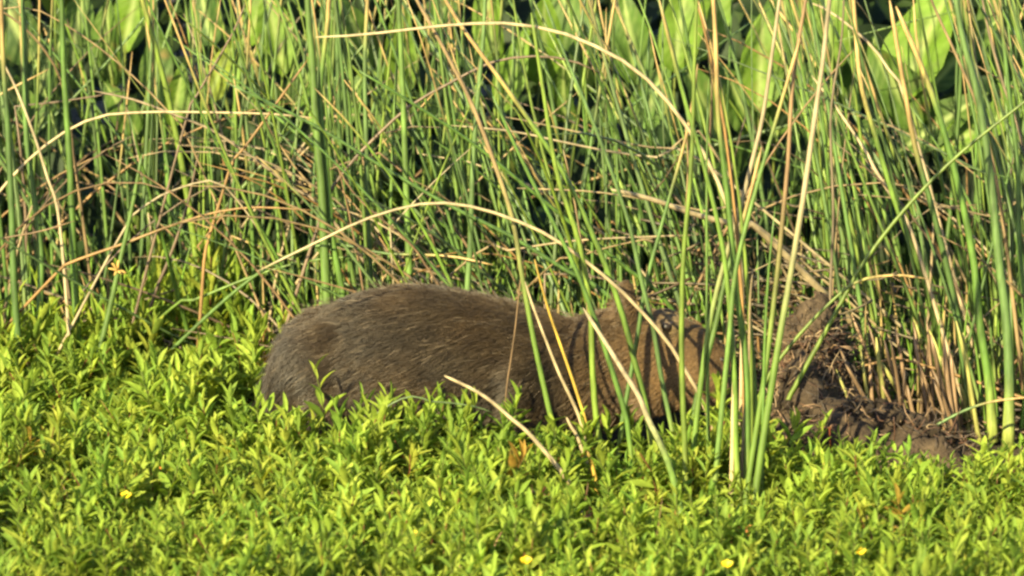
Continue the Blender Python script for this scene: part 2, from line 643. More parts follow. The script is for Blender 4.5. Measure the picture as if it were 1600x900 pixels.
    b.inputs['Specular IOR Level'].default_value = 0.25
    M_LID, nt, b = mat_new('lid_skin')
    tn = nt.nodes.new('ShaderNodeTexNoise')
    tn.inputs['Scale'].default_value = 120
    cr = nt.nodes.new('ShaderNodeValToRGB')
    cr.color_ramp.elements[0].color = (0.03, 0.02, 0.014, 1)
    cr.color_ramp.elements[1].color = (0.2, 0.14, 0.08, 1)
    nt.links.new(tn.outputs[0], cr.inputs[0])
    nt.links.new(cr.outputs[0], b.inputs['Base Color'])
    org = P(1051, 513, -0.6)
    hit, nrm, _, dist = bvh.ray_cast(org - base, FWD)
    if hit is not None:
        for s in (1, -1):
            c, nn = hit.copy(), nrm.copy()
            if s < 0:
                c.y, nn.y = -c.y, -nn.y
            for nm, rad, off, mt, sc in (('eye', 0.0115, 0.000, M_EYE, (1.15, 1, 1)), ('eyelid', 0.0115, -0.005, M_LID, (1.3, 0.9, 0.4))):
                bm = bmesh.new()
                bmesh.ops.create_uvsphere(bm, u_segments=16, v_segments=10, radius=rad)
                bm.transform(Matrix.Diagonal((*sc, 1)))
                me = bpy.data.meshes.new(nm)
                bm.to_mesh(me)
                bm.free()
                me.polygons.foreach_set('use_smooth', np.ones(len(me.polygons), bool))
                q = c + nn * off + (Vector((0, 0, 0.0075)) if nm == 'eyelid' else Vector((0, 0, 0)))
                link(nm, me, mt, parent=o, loc=q)
    for s in (-1, 1):
        bm = bmesh.new()
        bmesh.ops.create_uvsphere(bm, u_segments=12, v_segments=8, radius=1)
        bm.transform(Matrix.Rotation(0.5, 4, 'Y') @ Matrix.Diagonal((0.011, 0.006, 0.007, 1)))
        me = bpy.data.meshes.new('nostril')
        bm.to_mesh(me)
        bm.free()
        me.polygons.foreach_set('use_smooth', np.ones(len(me.polygons), bool))
        hit, nrm, _, _ = bvh.ray_cast(Vector((to_x(1129), s * 0.3, to_z(556))) - base, Vector((0, -s, 0)))
        if hit is not None:
            link('nostril', me, M_EYE, parent=o, loc=hit - nrm * 0.002)
    return o
build_capybara()


def hits_animal(p):
    p = np.asarray(p)
    return bool(np.any((p[:, 0] > -0.66) & (p[:, 0] < 0.60) & (np.abs(p[:, 1]) < 0.23) & (p[:, 2] < 0.47)))


# ------------------------------------------------------------------ rush stems
GREENS = np.array([0.64, 0.72, 0.60]) * np.array([[0.070, 0.118, 0.022], [0.088, 0.135, 0.030], [0.064, 0.106, 0.027], [0.098, 0.145, 0.024], [0.074, 0.112, 0.036], [0.115, 0.150, 0.022], [0.085, 0.115, 0.045]])
DRYS = 0.70 * np.array([[0.24, 0.18, 0.095], [0.21, 0.145, 0.068], [0.17, 0.105, 0.050], [0.27, 0.215, 0.125], [0.16, 0.12, 0.072], [0.22, 0.125, 0.042], [0.11, 0.075, 0.046]])


def stem_cols(n, kind, r):
    s = np.linspace(0, 1, n)[:, None]
    if kind == 'green':
        c = GREENS[r.integers(len(GREENS))] * r.uniform(0.8, 1.25)
        col = np.tile(c, (n, 1))
        b = np.clip(1 - s / 0.16, 0, 1)
        col = col * (1 - b) + np.array([0.20, 0.23, 0.05]) * b
        if r.random() < 0.5:
            t = np.clip((s - r.uniform(0.6, 0.85)) / 0.15, 0, 1)
            col = col * (1 - t) + np.array([0.24, 0.16, 0.06]) * t
    elif kind == 'yellow':
        col = np.tile(np.array([0.30, 0.20, 0.03]), (n, 1)) * (1 - 0.45 * np.clip((s - 0.6) / 0.4, 0, 1))
    elif kind == 'pale':
        col = np.tile(np.array([0.245, 0.19, 0.105]) * r.uniform(0.85, 1.05), (n, 1))
    elif kind == 'mixed':                               # straw above, green towards the root
        c = DRYS[r.integers(4)] * 1.05
        t = np.clip((s - 0.30) / 0.3, 0, 1)
        col = GREENS[3] * 1.05 * (1 - t) + c * t
    else:
        c = DRYS[r.integers(len(DRYS))] * r.uniform(0.75, 1.2)
        col = np.tile(c, (n, 1))
        b = np.clip(1 - s / 0.2, 0, 1)
        col = col * (1 - 0.5 * b) + np.array([0.10, 0.06, 0.03]) * 0.5 * b
    return col * (1 + 0.10 * r.standard_normal((n, 1)))


def stem_path(r, x, y, length, lean, bend, yaw, n=11):
    """lean: tilt from vertical at the root (to +x), bend: extra tilt at the tip, yaw: heading out of the picture plane"""
    s = np.linspace(0, 1, n)
    th = lean + bend * s ** 1.7
    ds = length / (n - 1)
    hx = np.sin(th) * math.cos(yaw)
    hy = np.sin(th) * math.sin(yaw)
    hz = np.cos(th)
    p = np.zeros((n, 3))
    p[1:, 0] = np.cumsum(hx[1:]) * ds
    p[1:, 1] = np.cumsum(hy[1:]) * ds
    p[1:, 2] = np.cumsum(hz[1:]) * ds
    p += np.array([x, y, float(ground_h(x, y)) - 0.01])
    wob = 0.006 * length * np.sin(s * r.uniform(3, 7) + r.uniform(0, 6))
    p[:, 0] += wob * s
    p[:, 2] = np.maximum(p[:, 2], 0.01 + 0.0 * s)
    return p


class Rush:
    def __init__(self, path, rad, cols, kind, label=None):
        self.path, self.rad, self.cols, self.kind, self.label = path, rad, cols, kind, label


RUSH = []


def taper(n, r0, tip=0.35):
    s = np.linspace(0, 1, n)
    return r0 * (1 - (1 - tip) * s ** 1.2) * np.where(s > 0.97, 0.35, 1.0) * (1 + 0.35 * np.clip(1 - s / 0.12, 0, 1))


# --- stems one can follow by eye in the photograph: image course at a depth of their own
def hero(pts, Y, wpx, kind, label, Yroot=None, root=True):
    """pts run from the root upwards; Y may change along the stem from Yroot to Y"""
    n = len(pts)
    Yr = Y if Yroot is None else Yroot
    q = [np.array(P(a, b, Yr + (Y - Yr) * i / max(1, n - 1))) for i, (a, b) in enumerate(pts)]
    if root:                                            # run on down to the soil
        g = q[0].copy()
        d = q[0] - q[1]
        d /= np.linalg.norm(d)
        g0 = float(ground_h(g[0], g[1])) - 0.01
        if g[2] > g0 + 0.03:
            k = (g[2] - g0) / max(0.5, -d[2]) if d[2] < 0 else (g[2] - g0)
            q = [g + np.array([d[0] * k * 0.6, d[1] * k * 0.6, g0 - g[2]])] + q
    path = smooth_path(q, 26)
    r = np.random.default_rng(abs(hash(label)) % 9999 if False else sum(map(ord, label)))
    wpx = wpx * (0.8 if kind in ('dry', 'pale') and wpx < 12 else 1.0)
    RUSH.append(Rush(path, taper(26, wpx / PXM / 2 * 1.05, 0.5), stem_cols(26, kind, r), kind, label))


hero([(1158, 640), (1160, 480), (1156, 395), (1146, 350), (1133, 312), (1110, 258), (1078, 205), (1046, 162), (1000, 114), (950, 82), (880, 52), (800, 37), (720, 38), (640, 46), (560, 55), (493, 58)], -.34, 9, 'pale',
     'long pale straw rush arching from the front clump across the top', -.34)
hero([(869, 690), (856, 632), (837, 546), (824, 478), (813, 415), (800, 338), (770, 248), (736, 160), (690, 70), (646, -10), (610, -90)], -.30, 9, 'mixed',
     "long straight straw rush leaning left, crossing in front of the animal's shoulder")
hero([(505, 330), (540, 265), (579, 222), (640, 166), (710, 126), (766, 98), (827, 88), (887, 93), (936, 113)], .45, 8, 'dry',
     'orange-brown dry rush arching to the right below the top pale arch')
hero([(1122, 720), (1110, 660), (1088, 607), (1063, 566), (1044, 535), (1010, 495), (967, 451), (925, 416), (888, 388), (850, 364), (789, 338), (733, 322), (687, 317), (640, 322), (570, 343), (500, 376), (402, 424)], -.36, 8, 'pale',
     "pale rush arching from beside the head over the animal's back to the left")
hero([(1090, 640), (1110, 500), (1134, 402), (1154, 336), (1173, 261), (1191, 187), (1205, 93), (1218, 0), (1228, -80)], -.62, 9, 'mixed',
     'cream dry rush standing left of the two tall straw rushes above the front clump')
hero([(1168, 760), (1190, 620), (1205, 507), (1216, 415), (1222, 350), (1231, 257), (1236, 163), (1243, 93), (1259, 0), (1272, -70)], -.74, 9, 'mixed',
     'upright golden rush of the front clump, left of the thickest straw one')
hero([(1178, 790), (1192, 690), (1208, 590), (1222, 505), (1240, 402), (1255, 310), (1270, 205), (1285, 100), (1296, 0), (1304, -80)], -.78, 11, 'mixed',
     'thickest upright straw rush of the front clump, green at its foot')
hero([(1430, 380), (1395, 310), (1370, 270), (1350, 232), (1302, 162), (1268, 118)], .5, 10, 'pale',
     'stout pale broken rush slanting down to the right of the tall straw rushes', .3)
hero([(-60, 380), (0, 299), (37, 257), (75, 224), (107, 203), (154, 182), (210, 176), (280, 175), (420, 178), (505, 186)], .55, 7, 'pale',
     'pale dry rush bending over level to the right from the left edge')
hero([(520, 345), (455, 292), (400, 250), (336, 206), (303, 191), (261, 175), (210, 156), (145, 142)], .6, 8, 'dry',
     'tan dry rush sloping up to the left across the upright rushes at left')
hero([(108, 190), (93, 121), (70, 79), (37, 42), (0, 16), (-40, 0)], .7, 8, 'dry', 'orange dry rush curving down from the top left corner', .8)
hero([(100, 420), (89, 322), (75, 280), (56, 219), (28, 145), (5, 98), (-20, 50)], .5, 8, 'dry', 'tan rush leaning left along the left edge above the herbs')
hero([(300, 230), (257, 168), (200, 112), (149, 70), (93, 33), (47, 12), (0, 14), (-40, 25)], .62, 5, 'dry', 'thin grey dry rush arching over towards the top left corner')
hero([(90, 425), (121, 406), (187, 383), (261, 355), (327, 334), (397, 324), (495, 329)], .42, 7, 'dry', 'low grey-brown rush lying across the upright rushes above the left herbs', .5)
hero([(-40, 385), (0, 373), (61, 362), (117, 345)], .4, 6, 'dry', 'short grey dry rush sticking in from the left edge')
hero([(190, 365), (233, 317), (280, 294), (327, 282), (350, 290), (395, 345), (425, 400)], .5, 6, 'dry', 'dry rush bent into a low hoop left of the animal')
hero([(290, 190), (310, 145), (364, 51), (385, 0)], .6, 7, 'dry', 'orange rush slanting up to the right near the top left')
hero([(318, 420), (322, 387), (345, 310), (364, 252), (387, 224), (440, 150), (481, 93)], .55, 8, 'dry', "brown rush slanting up to the right left of the animal's rump")
hero([(919, 675), (901, 613), (880, 551), (858, 488), (844, 439), (835, 405)], -.31, 6, 'yellow', "bright yellow thin stem across the animal's shoulder")
hero([(912, 675), (898, 635), (873, 582), (852, 529), (833, 479), (820, 440)], -.33, 8, 'pale', "pale pinkish broken stem beside the yellow stem at the animal's shoulder")
hero([(1062, 795), (1048, 735), (1030, 690), (1013, 656), (998, 619), (973, 579), (942, 529), (911, 481)], -.42, 11, 'mixed', "thick pale broken rush slanting across the animal's neck", -.95)
hero([(791, 612), (797, 570), (805, 513), (813, 439), (820, 392)], -.27, 4, 'dry', "hair-thin dry stalk standing against the animal's flank")
hero([(893, 762), (872, 731), (850, 704), (822, 673), (800, 655), (770, 629), (740, 609), (694, 587)], -.80, 10, 'pale', "pale dry stalk sticking out of the herbs below the animal's flank")
hero([(1160, 720), (1164, 644), (1170, 560), (1172, 467), (1176, 420)], -.7, 8, 'dry', 'short upright tan stalk in the middle of the front clump')
hero([(1143, 765), (1145, 660), (1147, 541), (1143, 500)], -.74, 10, 'pale', 'pale split leaf base standing in the front clump')
hero([(1108, 225), (1060, 232), (1000, 228), (920, 210), (813, 187), (790, 183)], .35, 6, 'dry', 'upper of the level dry rushes above the animal, tip to the left', .5)
hero([(1110, 262), (1040, 248), (960, 238), (880, 222), (800, 205), (705, 196)], .38, 7, 'dry', 'lower of the level dry rushes above the animal, tip to the left', .5)
hero([(1180, 350), (1100, 330), (1040, 318), (1000, 310), (920, 299), (808, 294)], .33, 6, 'dry', "level dry rush halfway between the animal's back and the top", .5)
hero([(1200, 372), (1150, 352), (1085, 335), (1020, 312), (955, 296)], .15, 14, 'pale', "broad pale flattened rush lying above the animal's head", .4)
hero([(740, 400), (790, 392), (880, 378), (960, 372), (1090, 367)], .3, 6, 'dry', "dry stalk lying level just above the animal's neck", .5)
hero([(855, 420), (900, 402), (960, 384), (1030, 370)], .22, 5, 'dry', "thin pale stalk sloping up above the animal's neck", .4)
hero([(915, 440), (908, 380), (895, 300), (880, 233)], .25, 6, 'dry', "thin pinkish stalk standing behind the animal's neck")
hero([(1068, 500), (1068, 420), (1072, 330), (1075, 250), (1070, 190)], .2, 6, 'dry', "straight tan stalk rising behind the animal's brow")
hero([(1420, 175), (1395, 120), (1360, 70), (1300, 20), (1260, 2)], .8, 9, 'pale', 'pale rush bending down to the right in front of the big leaf at top right', .7)
hero([(1298, 440), (1302, 330), (1298, 180), (1315, 60), (1320, -40)], .3, 7, 'dry', 'tan rush right of the thickest straw rush, thin and upright', .3)
hero([(1565, 330), (1535, 190), (1500, 100), (1455, 0), (1440, -50)], .35, 9, 'dry', 'orange dry rush leaning left near the top right corner')
hero([(1600, 240), (1570, 140), (1545, 50), (1530, -30)], .3, 9, 'dry', 'reddish dry rush at the right edge under the top right corner')
hero([(1615, 330), (1560, 340), (1480, 322), (1420, 312), (1340, 304)], .3, 6, 'dry', 'level tan rush in front of the right-hand rushes', .4)
hero([(238, 472), (262, 410), (290, 330), (310, 240)], .72, 9, 'dry', 'straw-yellow stalk standing behind the left herbs')
hero([(690, 460), (668, 420), (640, 380), (560, 310), (520, 250)], .35, 6, 'dry', "brown stalk leaning left behind the animal's back")
# green ones
hero([(148, 580), (160, 530), (172, 480), (184, 425), (205, 330), (222, 240)], .46, 11, 'green', 'green rush with a straw-coloured seed head, among the left herbs')
hero([(120, 520), (116, 430), (112, 330), (108, 240), (100, 120), (96, 0), (94, -80)], .55, 14, 'green', 'stout upright green rush left of the seed head')
hero([(510, 470), (507, 400), (503, 300), (494, 200), (488, 100), (480, 0), (476, -80)], .40, 17, 'green', "stoutest upright green rush rising behind the animal's rump")
hero([(535, 460), (520, 380), (510, 260), (500, 150), (512, 30), (516, -60)], .42, 12, 'green', "upright green rush just right of the stoutest one behind the rump")
hero([(640, 440), (636, 330), (632, 220), (628, 110), (622, 0), (618, -80)], .42, 13, 'green', "upright green rush rising behind the highest point of the back")
hero([(578, 440), (574, 330), (572, 220), (570, 100), (574, 0), (576, -60)], .5, 11, 'green', 'upright green rush between the rump and the highest point of the back')
hero([(730, 455), (735, 380), (738, 280), (745, 170), (755, 60), (760, -60)], .38, 11, 'green', 'upright green rush left of the long straight straw rush')
hero([(1040, 470), (980, 420), (900, 355), (820, 290), (740, 225), (650, 165), (560, 110)], .22, 8, 'green', "green rush sloping far up to the left above the animal's back", .4)
hero([(960, 470), (880, 420), (800, 370), (700, 320), (600, 262), (480, 190), (350, 128)], .3, 8, 'green', 'long green rush sloping up to the left over the middle of the reed bed', .4)
hero([(1010, 640), (990, 560), (975, 500), (940, 400), (880, 270), (800, 150), (720, 40), (680, -30)], -.30, 10, 'green', "green rush leaning left, rooted below the animal's cheek")
hero([(940, 720), (930, 640), (925, 560), (922, 480), (905, 380), (870, 270), (850, 150), (830, 20)], -.36, 10, 'green', "green rush crossing in front of the animal's neck, leaning slightly left")
hero([(1000, 790), (985, 700), (975, 640), (930, 500), (890, 400), (820, 260), (770, 150)], -.42, 9, 'green', "slender green rush leaning left in front of the animal's throat")
hero([(972, 660), (985, 590), (1000, 500), (1010, 440), (1040, 330), (1075, 200), (1090, 100)], -.26, 8, 'green', "green rush leaning right in front of the animal's cheek")
hero([(1056, 700), (1035, 600), (1020, 510), (1000, 430), (980, 340), (930, 200), (880, 80), (850, 0)], -.3, 8, 'green', "green rush leaning left between the animal's ear and eye")
hero([(1072, 800), (1070, 700), (1066, 600), (1065, 500), (1068, 400), (1080, 260), (1085, 100), (1090, -40)], -.74, 9, 'green', "tall green rush standing in front of the animal's eye")
hero([(1112, 800), (1120, 720), (1130, 620), (1140, 520), (1150, 420), (1180, 300), (1215, 180), (1250, 60)], -.76, 9, 'green', 'green rush of the front clump leaning a little right')
hero([(1155, 790), (1150, 700), (1148, 600), (1140, 480), (1128, 380), (1100, 260), (1060, 120), (1030, 0)], -.74, 9, 'green', 'green rush of the front clump leaning left above the snout')
hero([(1165, 790), (1168, 690), (1165, 560), (1150, 450), (1138, 320), (1122, 180), (1118, 60), (1112, -40)], -.7, 11, 'green', 'upright green rush in the middle of the front clump')
hero([(1085, 640), (1105, 560), (1120, 500), (1135, 430), (1165, 330), (1190, 230)], -.33, 10, 'green', "green blade leaning right over the animal's muzzle")
hero([(1225, 640), (1250, 590), (1300, 500), (1350, 410), (1420, 320), (1500, 240), (1600, 160), (1650, 120)], -.05, 8, 'green', 'long green rush slanting up to the right edge across the mud mound')
hero([(1195, 600), (1235, 540), (1290, 480), (1340, 440), (1400, 430), (1450, 436)], -.1, 7, 'green', 'green rush bowing over to the right above the mud mound')
hero([(1370, 720), (1400, 705), (1480, 655), (1540, 630), (1610, 620)], -.12, 6, 'green', 'thin green stem lying low across the mud mound to the right edge')
hero([(1575, 700), (1577, 600), (1572, 500), (1560, 400), (1548, 280), (1530, 160), (1500, 40), (1490, -50)], .05, 16, 'green', 'stoutest green rush near the right edge')
hero([(1552, 690), (1545, 600), (1530, 500), (1520, 400), (1490, 260), (1450, 130), (1400, 10)], .08, 14, 'green', 'green rush just left of the stoutest one at the right edge, leaning left')
hero([(1455, 480), (1430, 400), (1400, 320), (1370, 220), (1345, 130), (1335, 20), (1330, -40)], .3, 11, 'green', 'grey-green rush leaning left above the mud mound')
hero([(1600, 470), (1592, 380), (1590, 260), (1575, 130), (1562, 0), (1558, -60)], .2, 10, 'green', 'upright green rush hugging the right edge')
hero([(1510, 620), (1500, 520), (1480, 420), (1455, 320), (1430, 230), (1410, 120), (1390, 0)], .2, 12, 'green', 'blue-green rush leaning left at right, above the end of the mud')
hero([(380, 445), (500, 383), (600, 396), (700, 400), (770, 414)], .33, 7, 'green', "green rush bowed low just above the animal's back", .5)
hero([(270, 480), (300, 470), (400, 430), (480, 408), (560, 400)], .5, 6, 'green', 'thin green stem lying low behind the rump', .6)
hero([(30, 560), (22, 450), (18, 330), (12, 200), (4, 80), (0, -40)], .5, 13, 'green', 'stout upright green rush at the left edge')
hero([(60, 520), (64, 400), (52, 300), (40, 200), (38, 60), (30, -60)], .6, 12, 'green', 'second upright green rush from the left edge')
hero([(610, 632), (680, 628), (740, 635), (770, 645)], -.45, 4, 'green', 'thin green stem lying across the herb tops before the flank')

hero([(905, 690), (893, 668), (885, 652)], -.45, 10, 'pale', 'short pale broken sheath at the foot of the yellow stem')
hero([(932, 760), (926, 730), (918, 705)], -.6, 9, 'yellow', 'short yellow stub in the herbs under the yellow stem')
NH = len(RUSH)


def reed_front(x):
    return np.interp(x, [-2.2, -1.27, -0.95, -0.65, -0.45, 0.0, 0.4, 0.55, 0.72, 1.0, 1.3, 2.2], [0.75, 0.78, 0.85, 0.75, 0.42, 0.36, 0.34, 0.36, 0.55, 0.30, 0.12, 0.05])


OPEN = [(1360, 1490, 0, 150), (1150, 1225, 60, 150), (1020, 1140, 0, 70), (600, 655, 0, 150), (820, 890, 10, 120), (1270, 1320, 0, 70), (10, 100, 20, 150), (255, 300, 110, 180), (140, 230, 20, 110), (400, 470, 20, 110), (730, 790, 0, 90), (960, 1010, 20, 110), (330, 370, 60, 150)]


def blocks_leaf(p):
    q = project(p)
    for a, b, c, d in OPEN:
        if np.any((q[:, 0] > a) & (q[:, 0] < b) & (q[:, 1] > c) & (q[:, 1] < d)):
            return True
    return False


def grow(n, kind, depth, gen, dense_front=1.6):
    out = 0
    tries = 0
    while out < n and tries < n * 6:
        tries += 1
        x = rng.uniform(-1.75, 1.75)
        y = float(reed_front(x)) + depth * rng.random() ** dense_front
        # the rushes stand in tussocks
        if rng.random() > 0.55 + 0.5 * float(noise(x, y, 7, 3)):
            continue
        if float(mud_height(x, y)) > 0.07:
            continue
        length, lean, bend, yaw, r0 = gen(x, y)
        p = stem_path(rng, x, y, length, lean, bend, yaw)
        if hits_animal(p) or (blocks_leaf(p) and rng.random() < 0.8):
            continue
        if rng.random() < (0.35 if kind == 'dry' else 0.07):       # snapped: the upper part hangs from a kink
            k = int(rng.integers(4, 9))
            ang = rng.uniform(0.5, 1.7) * (-1 if rng.random() < 0.65 else 1)
            ca, sa = math.cos(ang), math.sin(ang)
            d = p[k:] - p[k]
            p[k:, 0] = p[k, 0] + d[:, 0] * ca + d[:, 2] * sa
            p[k:, 2] = np.maximum(0.02, p[k, 2] - d[:, 0] * sa + d[:, 2] * ca)
            if hits_animal(p):
                continue
        RUSH.append(Rush(p, taper(11, r0), stem_cols(11, kind, rng), kind))
        out += 1


def g_green(x, y):
    if x < -0.35:
        lean = rng.normal(-0.01, 0.09) if rng.random() < 0.68 else rng.normal(-0.2, 0.38)
        bend = rng.normal(-0.03, 0.22)
    elif x < 0.35:
        lean = rng.normal(0.0, 0.07) if rng.random() < 0.5 else rng.normal(-0.40, 0.22)
        bend = rng.normal(-0.12, 0.2)
    elif x < 0.75:
        lean = rng.normal(-0.32, 0.28)
        bend = rng.normal(-0.2, 0.25)
    else:
        lean = rng.normal(-0.22, 0.10) if rng.random() < 0.75 else rng.normal(0.05, 0.25)
        bend = rng.normal(-0.12, 0.14)
    return rng.uniform(0.85, 1.6), lean, bend, rng.normal(0, 0.5), rng.uniform(0.0030, 0.0078) * (1.5 if rng.random() < 0.07 else 1.0)


def g_dry(x, y):
    q = rng.random()
    if q < 0.45:                                        # arching over
        sgn = -1 if rng.random() < (0.45 if x < -0.3 else 0.8) else 1
        return rng.uniform(0.7, 1.35), sgn * rng.uniform(0.2, 0.7), sgn * rng.uniform(0.5, 1.3), rng.normal(0, 0.4), rng.uniform(0.003, 0.0055)
    if q < 0.75:
        return rng.uniform(0.5, 1.2), rng.normal(-0.1, 0.3), rng.normal(0, 0.3), rng.normal(0, 0.6), rng.uniform(0.003, 0.006)
    sgn = -1 if rng.random() < 0.75 else 1              # fallen
    return rng.uniform(0.5, 1.2), sgn * rng.uniform(0.9, 1.35), sgn * rng.uniform(0.0, 0.3), rng.normal(0, 0.4), rng.uniform(0.003, 0.0055)


grow(480, 'green', 1.2, g_green, 1.2)
grow(190, 'dry', 1.1, g_dry, 1.2)
grow(60, 'green', 2.0, g_green, 0.8)

# extra stems of the clump that stands in front of the muzzle
for _ in range(9):
    x, y = rng.normal(0.55, 0.05), rng.uniform(-0.80, -0.60)
    p = stem_path(rng, x, y, rng.uniform(0.7, 1.4), rng.normal(-0.02, 0.20), rng.normal(-0.08, 0.22), rng.normal(0, 0.3))
    RUSH.append(Rush(p, taper(11, rng.uniform(0.0035, 0.0075)), stem_cols(11, 'green' if rng.random() < 0.72 else 'dry', rng), 'green'))
    qq = project(p)
    if hits_animal(p) or np.any((np.abs(qq[:, 0] - 1048) < 45) & (np.abs(qq[:, 1] - 515) < 70)):
        RUSH.pop()

# brown stubs behind the mud mound
STUB0 = len(RUSH)
for _ in range(46):
    x = rng.uniform(0.84, 1.18)
    y = rng.uniform(0.05, 0.34) - 0.2 * (x - 0.9)
    L = rng.uniform(0.14, 0.36)
    p = stem_path(rng, x, y, L, rng.normal(-0.30, 0.17), rng.normal(-0.1, 0.12), rng.normal(0, 0.5), 8)
    c = np.array([0.15, 0.095, 0.05]) * rng.uniform(0.6, 1.3) if rng.random() < 0.75 else np.array([0.20, 0.19, 0.05])
    RUSH.append(Rush(p, taper(8, rng.uniform(0.005, 0.0085), 0.7), np.tile(c, (8, 1)) * (1 + .1 * rng.standard_normal((8, 1))), 'stub'))
STUB1 = len(RUSH)


ORD = ['leftmost', 'second', 'third', 'fourth', 'fifth', 'sixth', 'seventh', 'eighth', 'ninth', 'tenth', 'eleventh', 'twelfth', 'thirteenth', 'fourteenth', 'fifteenth', 'sixteenth',
       'seventeenth', 'eighteenth', 'nineteenth', 'twentieth',
       'twenty-first', 'twenty-second', 'twenty-third', 'twenty-fourth', 'twenty-fifth', 'twenty-sixth', 'twenty-seventh', 'twenty-eighth']


def rush_bin(kind, q, wid):
    """how it looks and where it stands: (singular, plural, place)"""
    x0, x1 = q[0, 0], q[-1, 0]
    vis = q[(q[:, 1] > -20) & (q[:, 1] < 920)]
    xm = float(np.mean(vis[:, 0])) if len(vis) else x0
    zones = [(90, 'at the left edge'), (170, 'near the left edge'), (260, 'behind the seed head'), (340, 'behind the tall left herbs'), (430, "left of the animal's rump"), (520, "behind the rump's end"), (620, "behind the animal's rump"),
             (690, "behind the animal's back"), (760, "behind the mid back"), (830, "before the animal's shoulder"), (900, "behind the animal's shoulder"), (980, "behind the animal's neck"), (1050, "behind the animal's head"), (1120, "behind the animal's muzzle"), (1200, 'by the front clump'),
             (1270, 'right of the front clump'), (1340, 'above the mud mound'), (1410, 'behind the mud mound'), (1480, 'behind the mud\'s end'), (1550, 'near the right edge'), (9999, 'at the right edge')]
    zone = next(z for a, z in zones if xm < a)
    sl = math.degrees(math.atan2(x1 - x0, q[0, 1] - q[-1, 1]))
    pose = 'lying level' if abs(sl) > 62 else 'leaning hard left' if sl < -24 else 'leaning hard right' if sl > 24 else \
        'tilted left' if sl < -7 else 'tilted right' if sl > 7 else 'standing straight'
    if kind == 'stub':
        return ('brown rush stub' if wid < 0.0075 else 'thick brown rush stub', pose, 'behind the mud mound')
    size = 'slender' if wid < 0.0052 else 'stout' if wid > 0.0074 else 'middling'
    return (f"{size} {'green' if kind == 'green' else 'dry'} rush", pose, zone)


def ordinal_labels(rows):
    """rows: (object, key tuple, x). A key met once is the label; else the things are counted from the left."""
    bins = {}
    for o, k, x in rows:
        bins.setdefault(k, []).append((x, o.name, o))
    for k, lst in bins.items():
        lst.sort(key=lambda a: a[:2])
        for i, (_, _, o) in enumerate(lst):
            one = ' '.join(k)
            if len(lst) > 1:
                nth = ORD[min(i, len(ORD) - 1)]
                head = k[0].replace('rush', 'rushes') if 'stub' not in k[0] and 'rush' in k[0] else k[0] + 's'
                one = f"{nth} of the {head} {' '.join(k[1:])}" if i == 0 else f"{nth} from left, {head} {' '.join(k[1:])}"
                one = one.replace(f', {head}', f' of {head}')
            o['label'] = one


def build_rushes():
    items = []
    for i, s in enumerate(RUSH):
        q = project(s.path)
        ins = (q[:, 0] > 0) & (q[:, 0] < 1600) & (q[:, 1] > 0) & (q[:, 1] < 900)
        items.append((float(s.path[0, 1]), ins.mean(), q))
    rows = []
    count = {'green': 0, 'dry': 0}
    order = sorted(range(len(RUSH)), key=lambda i: (0 if i < NH or STUB0 <= i < STUB1 else 1, items[i][0]))
    soups = {'green': Soup(), 'dry': Soup()}
    for i in order:
        s = RUSH[i]
        kk = 'green' if s.kind == 'green' else 'dry'
        single = items[i][1] > 0.15 and count[kk] < 290
        sides = 7 if i < NH else 5
        if single:
            count[kk] += 1
            base = s.path[0]
            v, t, c = tube(s.path - base, s.rad, sides, s.cols)
            nm = 'green_rush' if kk == 'green' else ('rush_stub' if s.kind == 'stub' else 'dry_rush')
            o = link(nm, mesh_from(nm, v, t, c), M_STEM if kk == 'green' else M_DRY, loc=base)
            if s.label:
                tag(o, s.label, 'rush', 'green rushes' if kk == 'green' else 'dry rushes')
            else:
                stub = s.kind == 'stub'
                tag(o, 'rush', 'rush stub' if stub else 'rush', 'broken rush stubs' if stub else 'green rushes' if kk == 'green' else 'dry rushes')
                rows.append((o, rush_bin(s.kind if stub else kk, items[i][2], float(np.max(s.rad[2:]))), float(items[i][2][0, 0])))
        else:
            v, t, c = tube(s.path, s.rad, 5, s.cols)
            soups[kk].add(v, t, c)
    ordinal_labels(rows)
    o = link('rushes', soups['green'].mesh('rushes'), M_STEM)
    tag(o, 'thicket of farther green rush stems filling the reed bed', 'rushes', kind='stuff')
    if soups['dry'].n:
        o = link('dead_rushes', soups['dry'].mesh('dead_rushes'), M_DRY)
        tag(o, 'tangle of farther dead rush stems in the reed bed', 'rushes', kind='stuff')
build_rushes()


def seed_head():
    c = P(184, 422, .44)
    root = empty('seed_head', c)
    tag(root, 'straw-coloured spiky seed head on a green rush among the left herbs', 'seed head')
    for _ in range(16):
        d = np.array([rng.normal(0, 1), rng.normal(-0.3, 0.6), rng.normal(0.25, 0.6)])
        d /= np.linalg.norm(d)
        L = rng.uniform(0.016, 0.03)
        p = smooth_path([(0, 0, 0), d * L * .6, d * L], 5)
        col = np.tile(np.array([0.42, 0.27, 0.08]) * rng.uniform(.7, 1.2), (5, 1))
        v, t, cc = tube(p, np.array([.001, .0028, .0036, .0026, .0006]), 5, col)
        link('spikelet', mesh_from('spikelet', v, t, cc), M_SEED, parent=root)
seed_head()


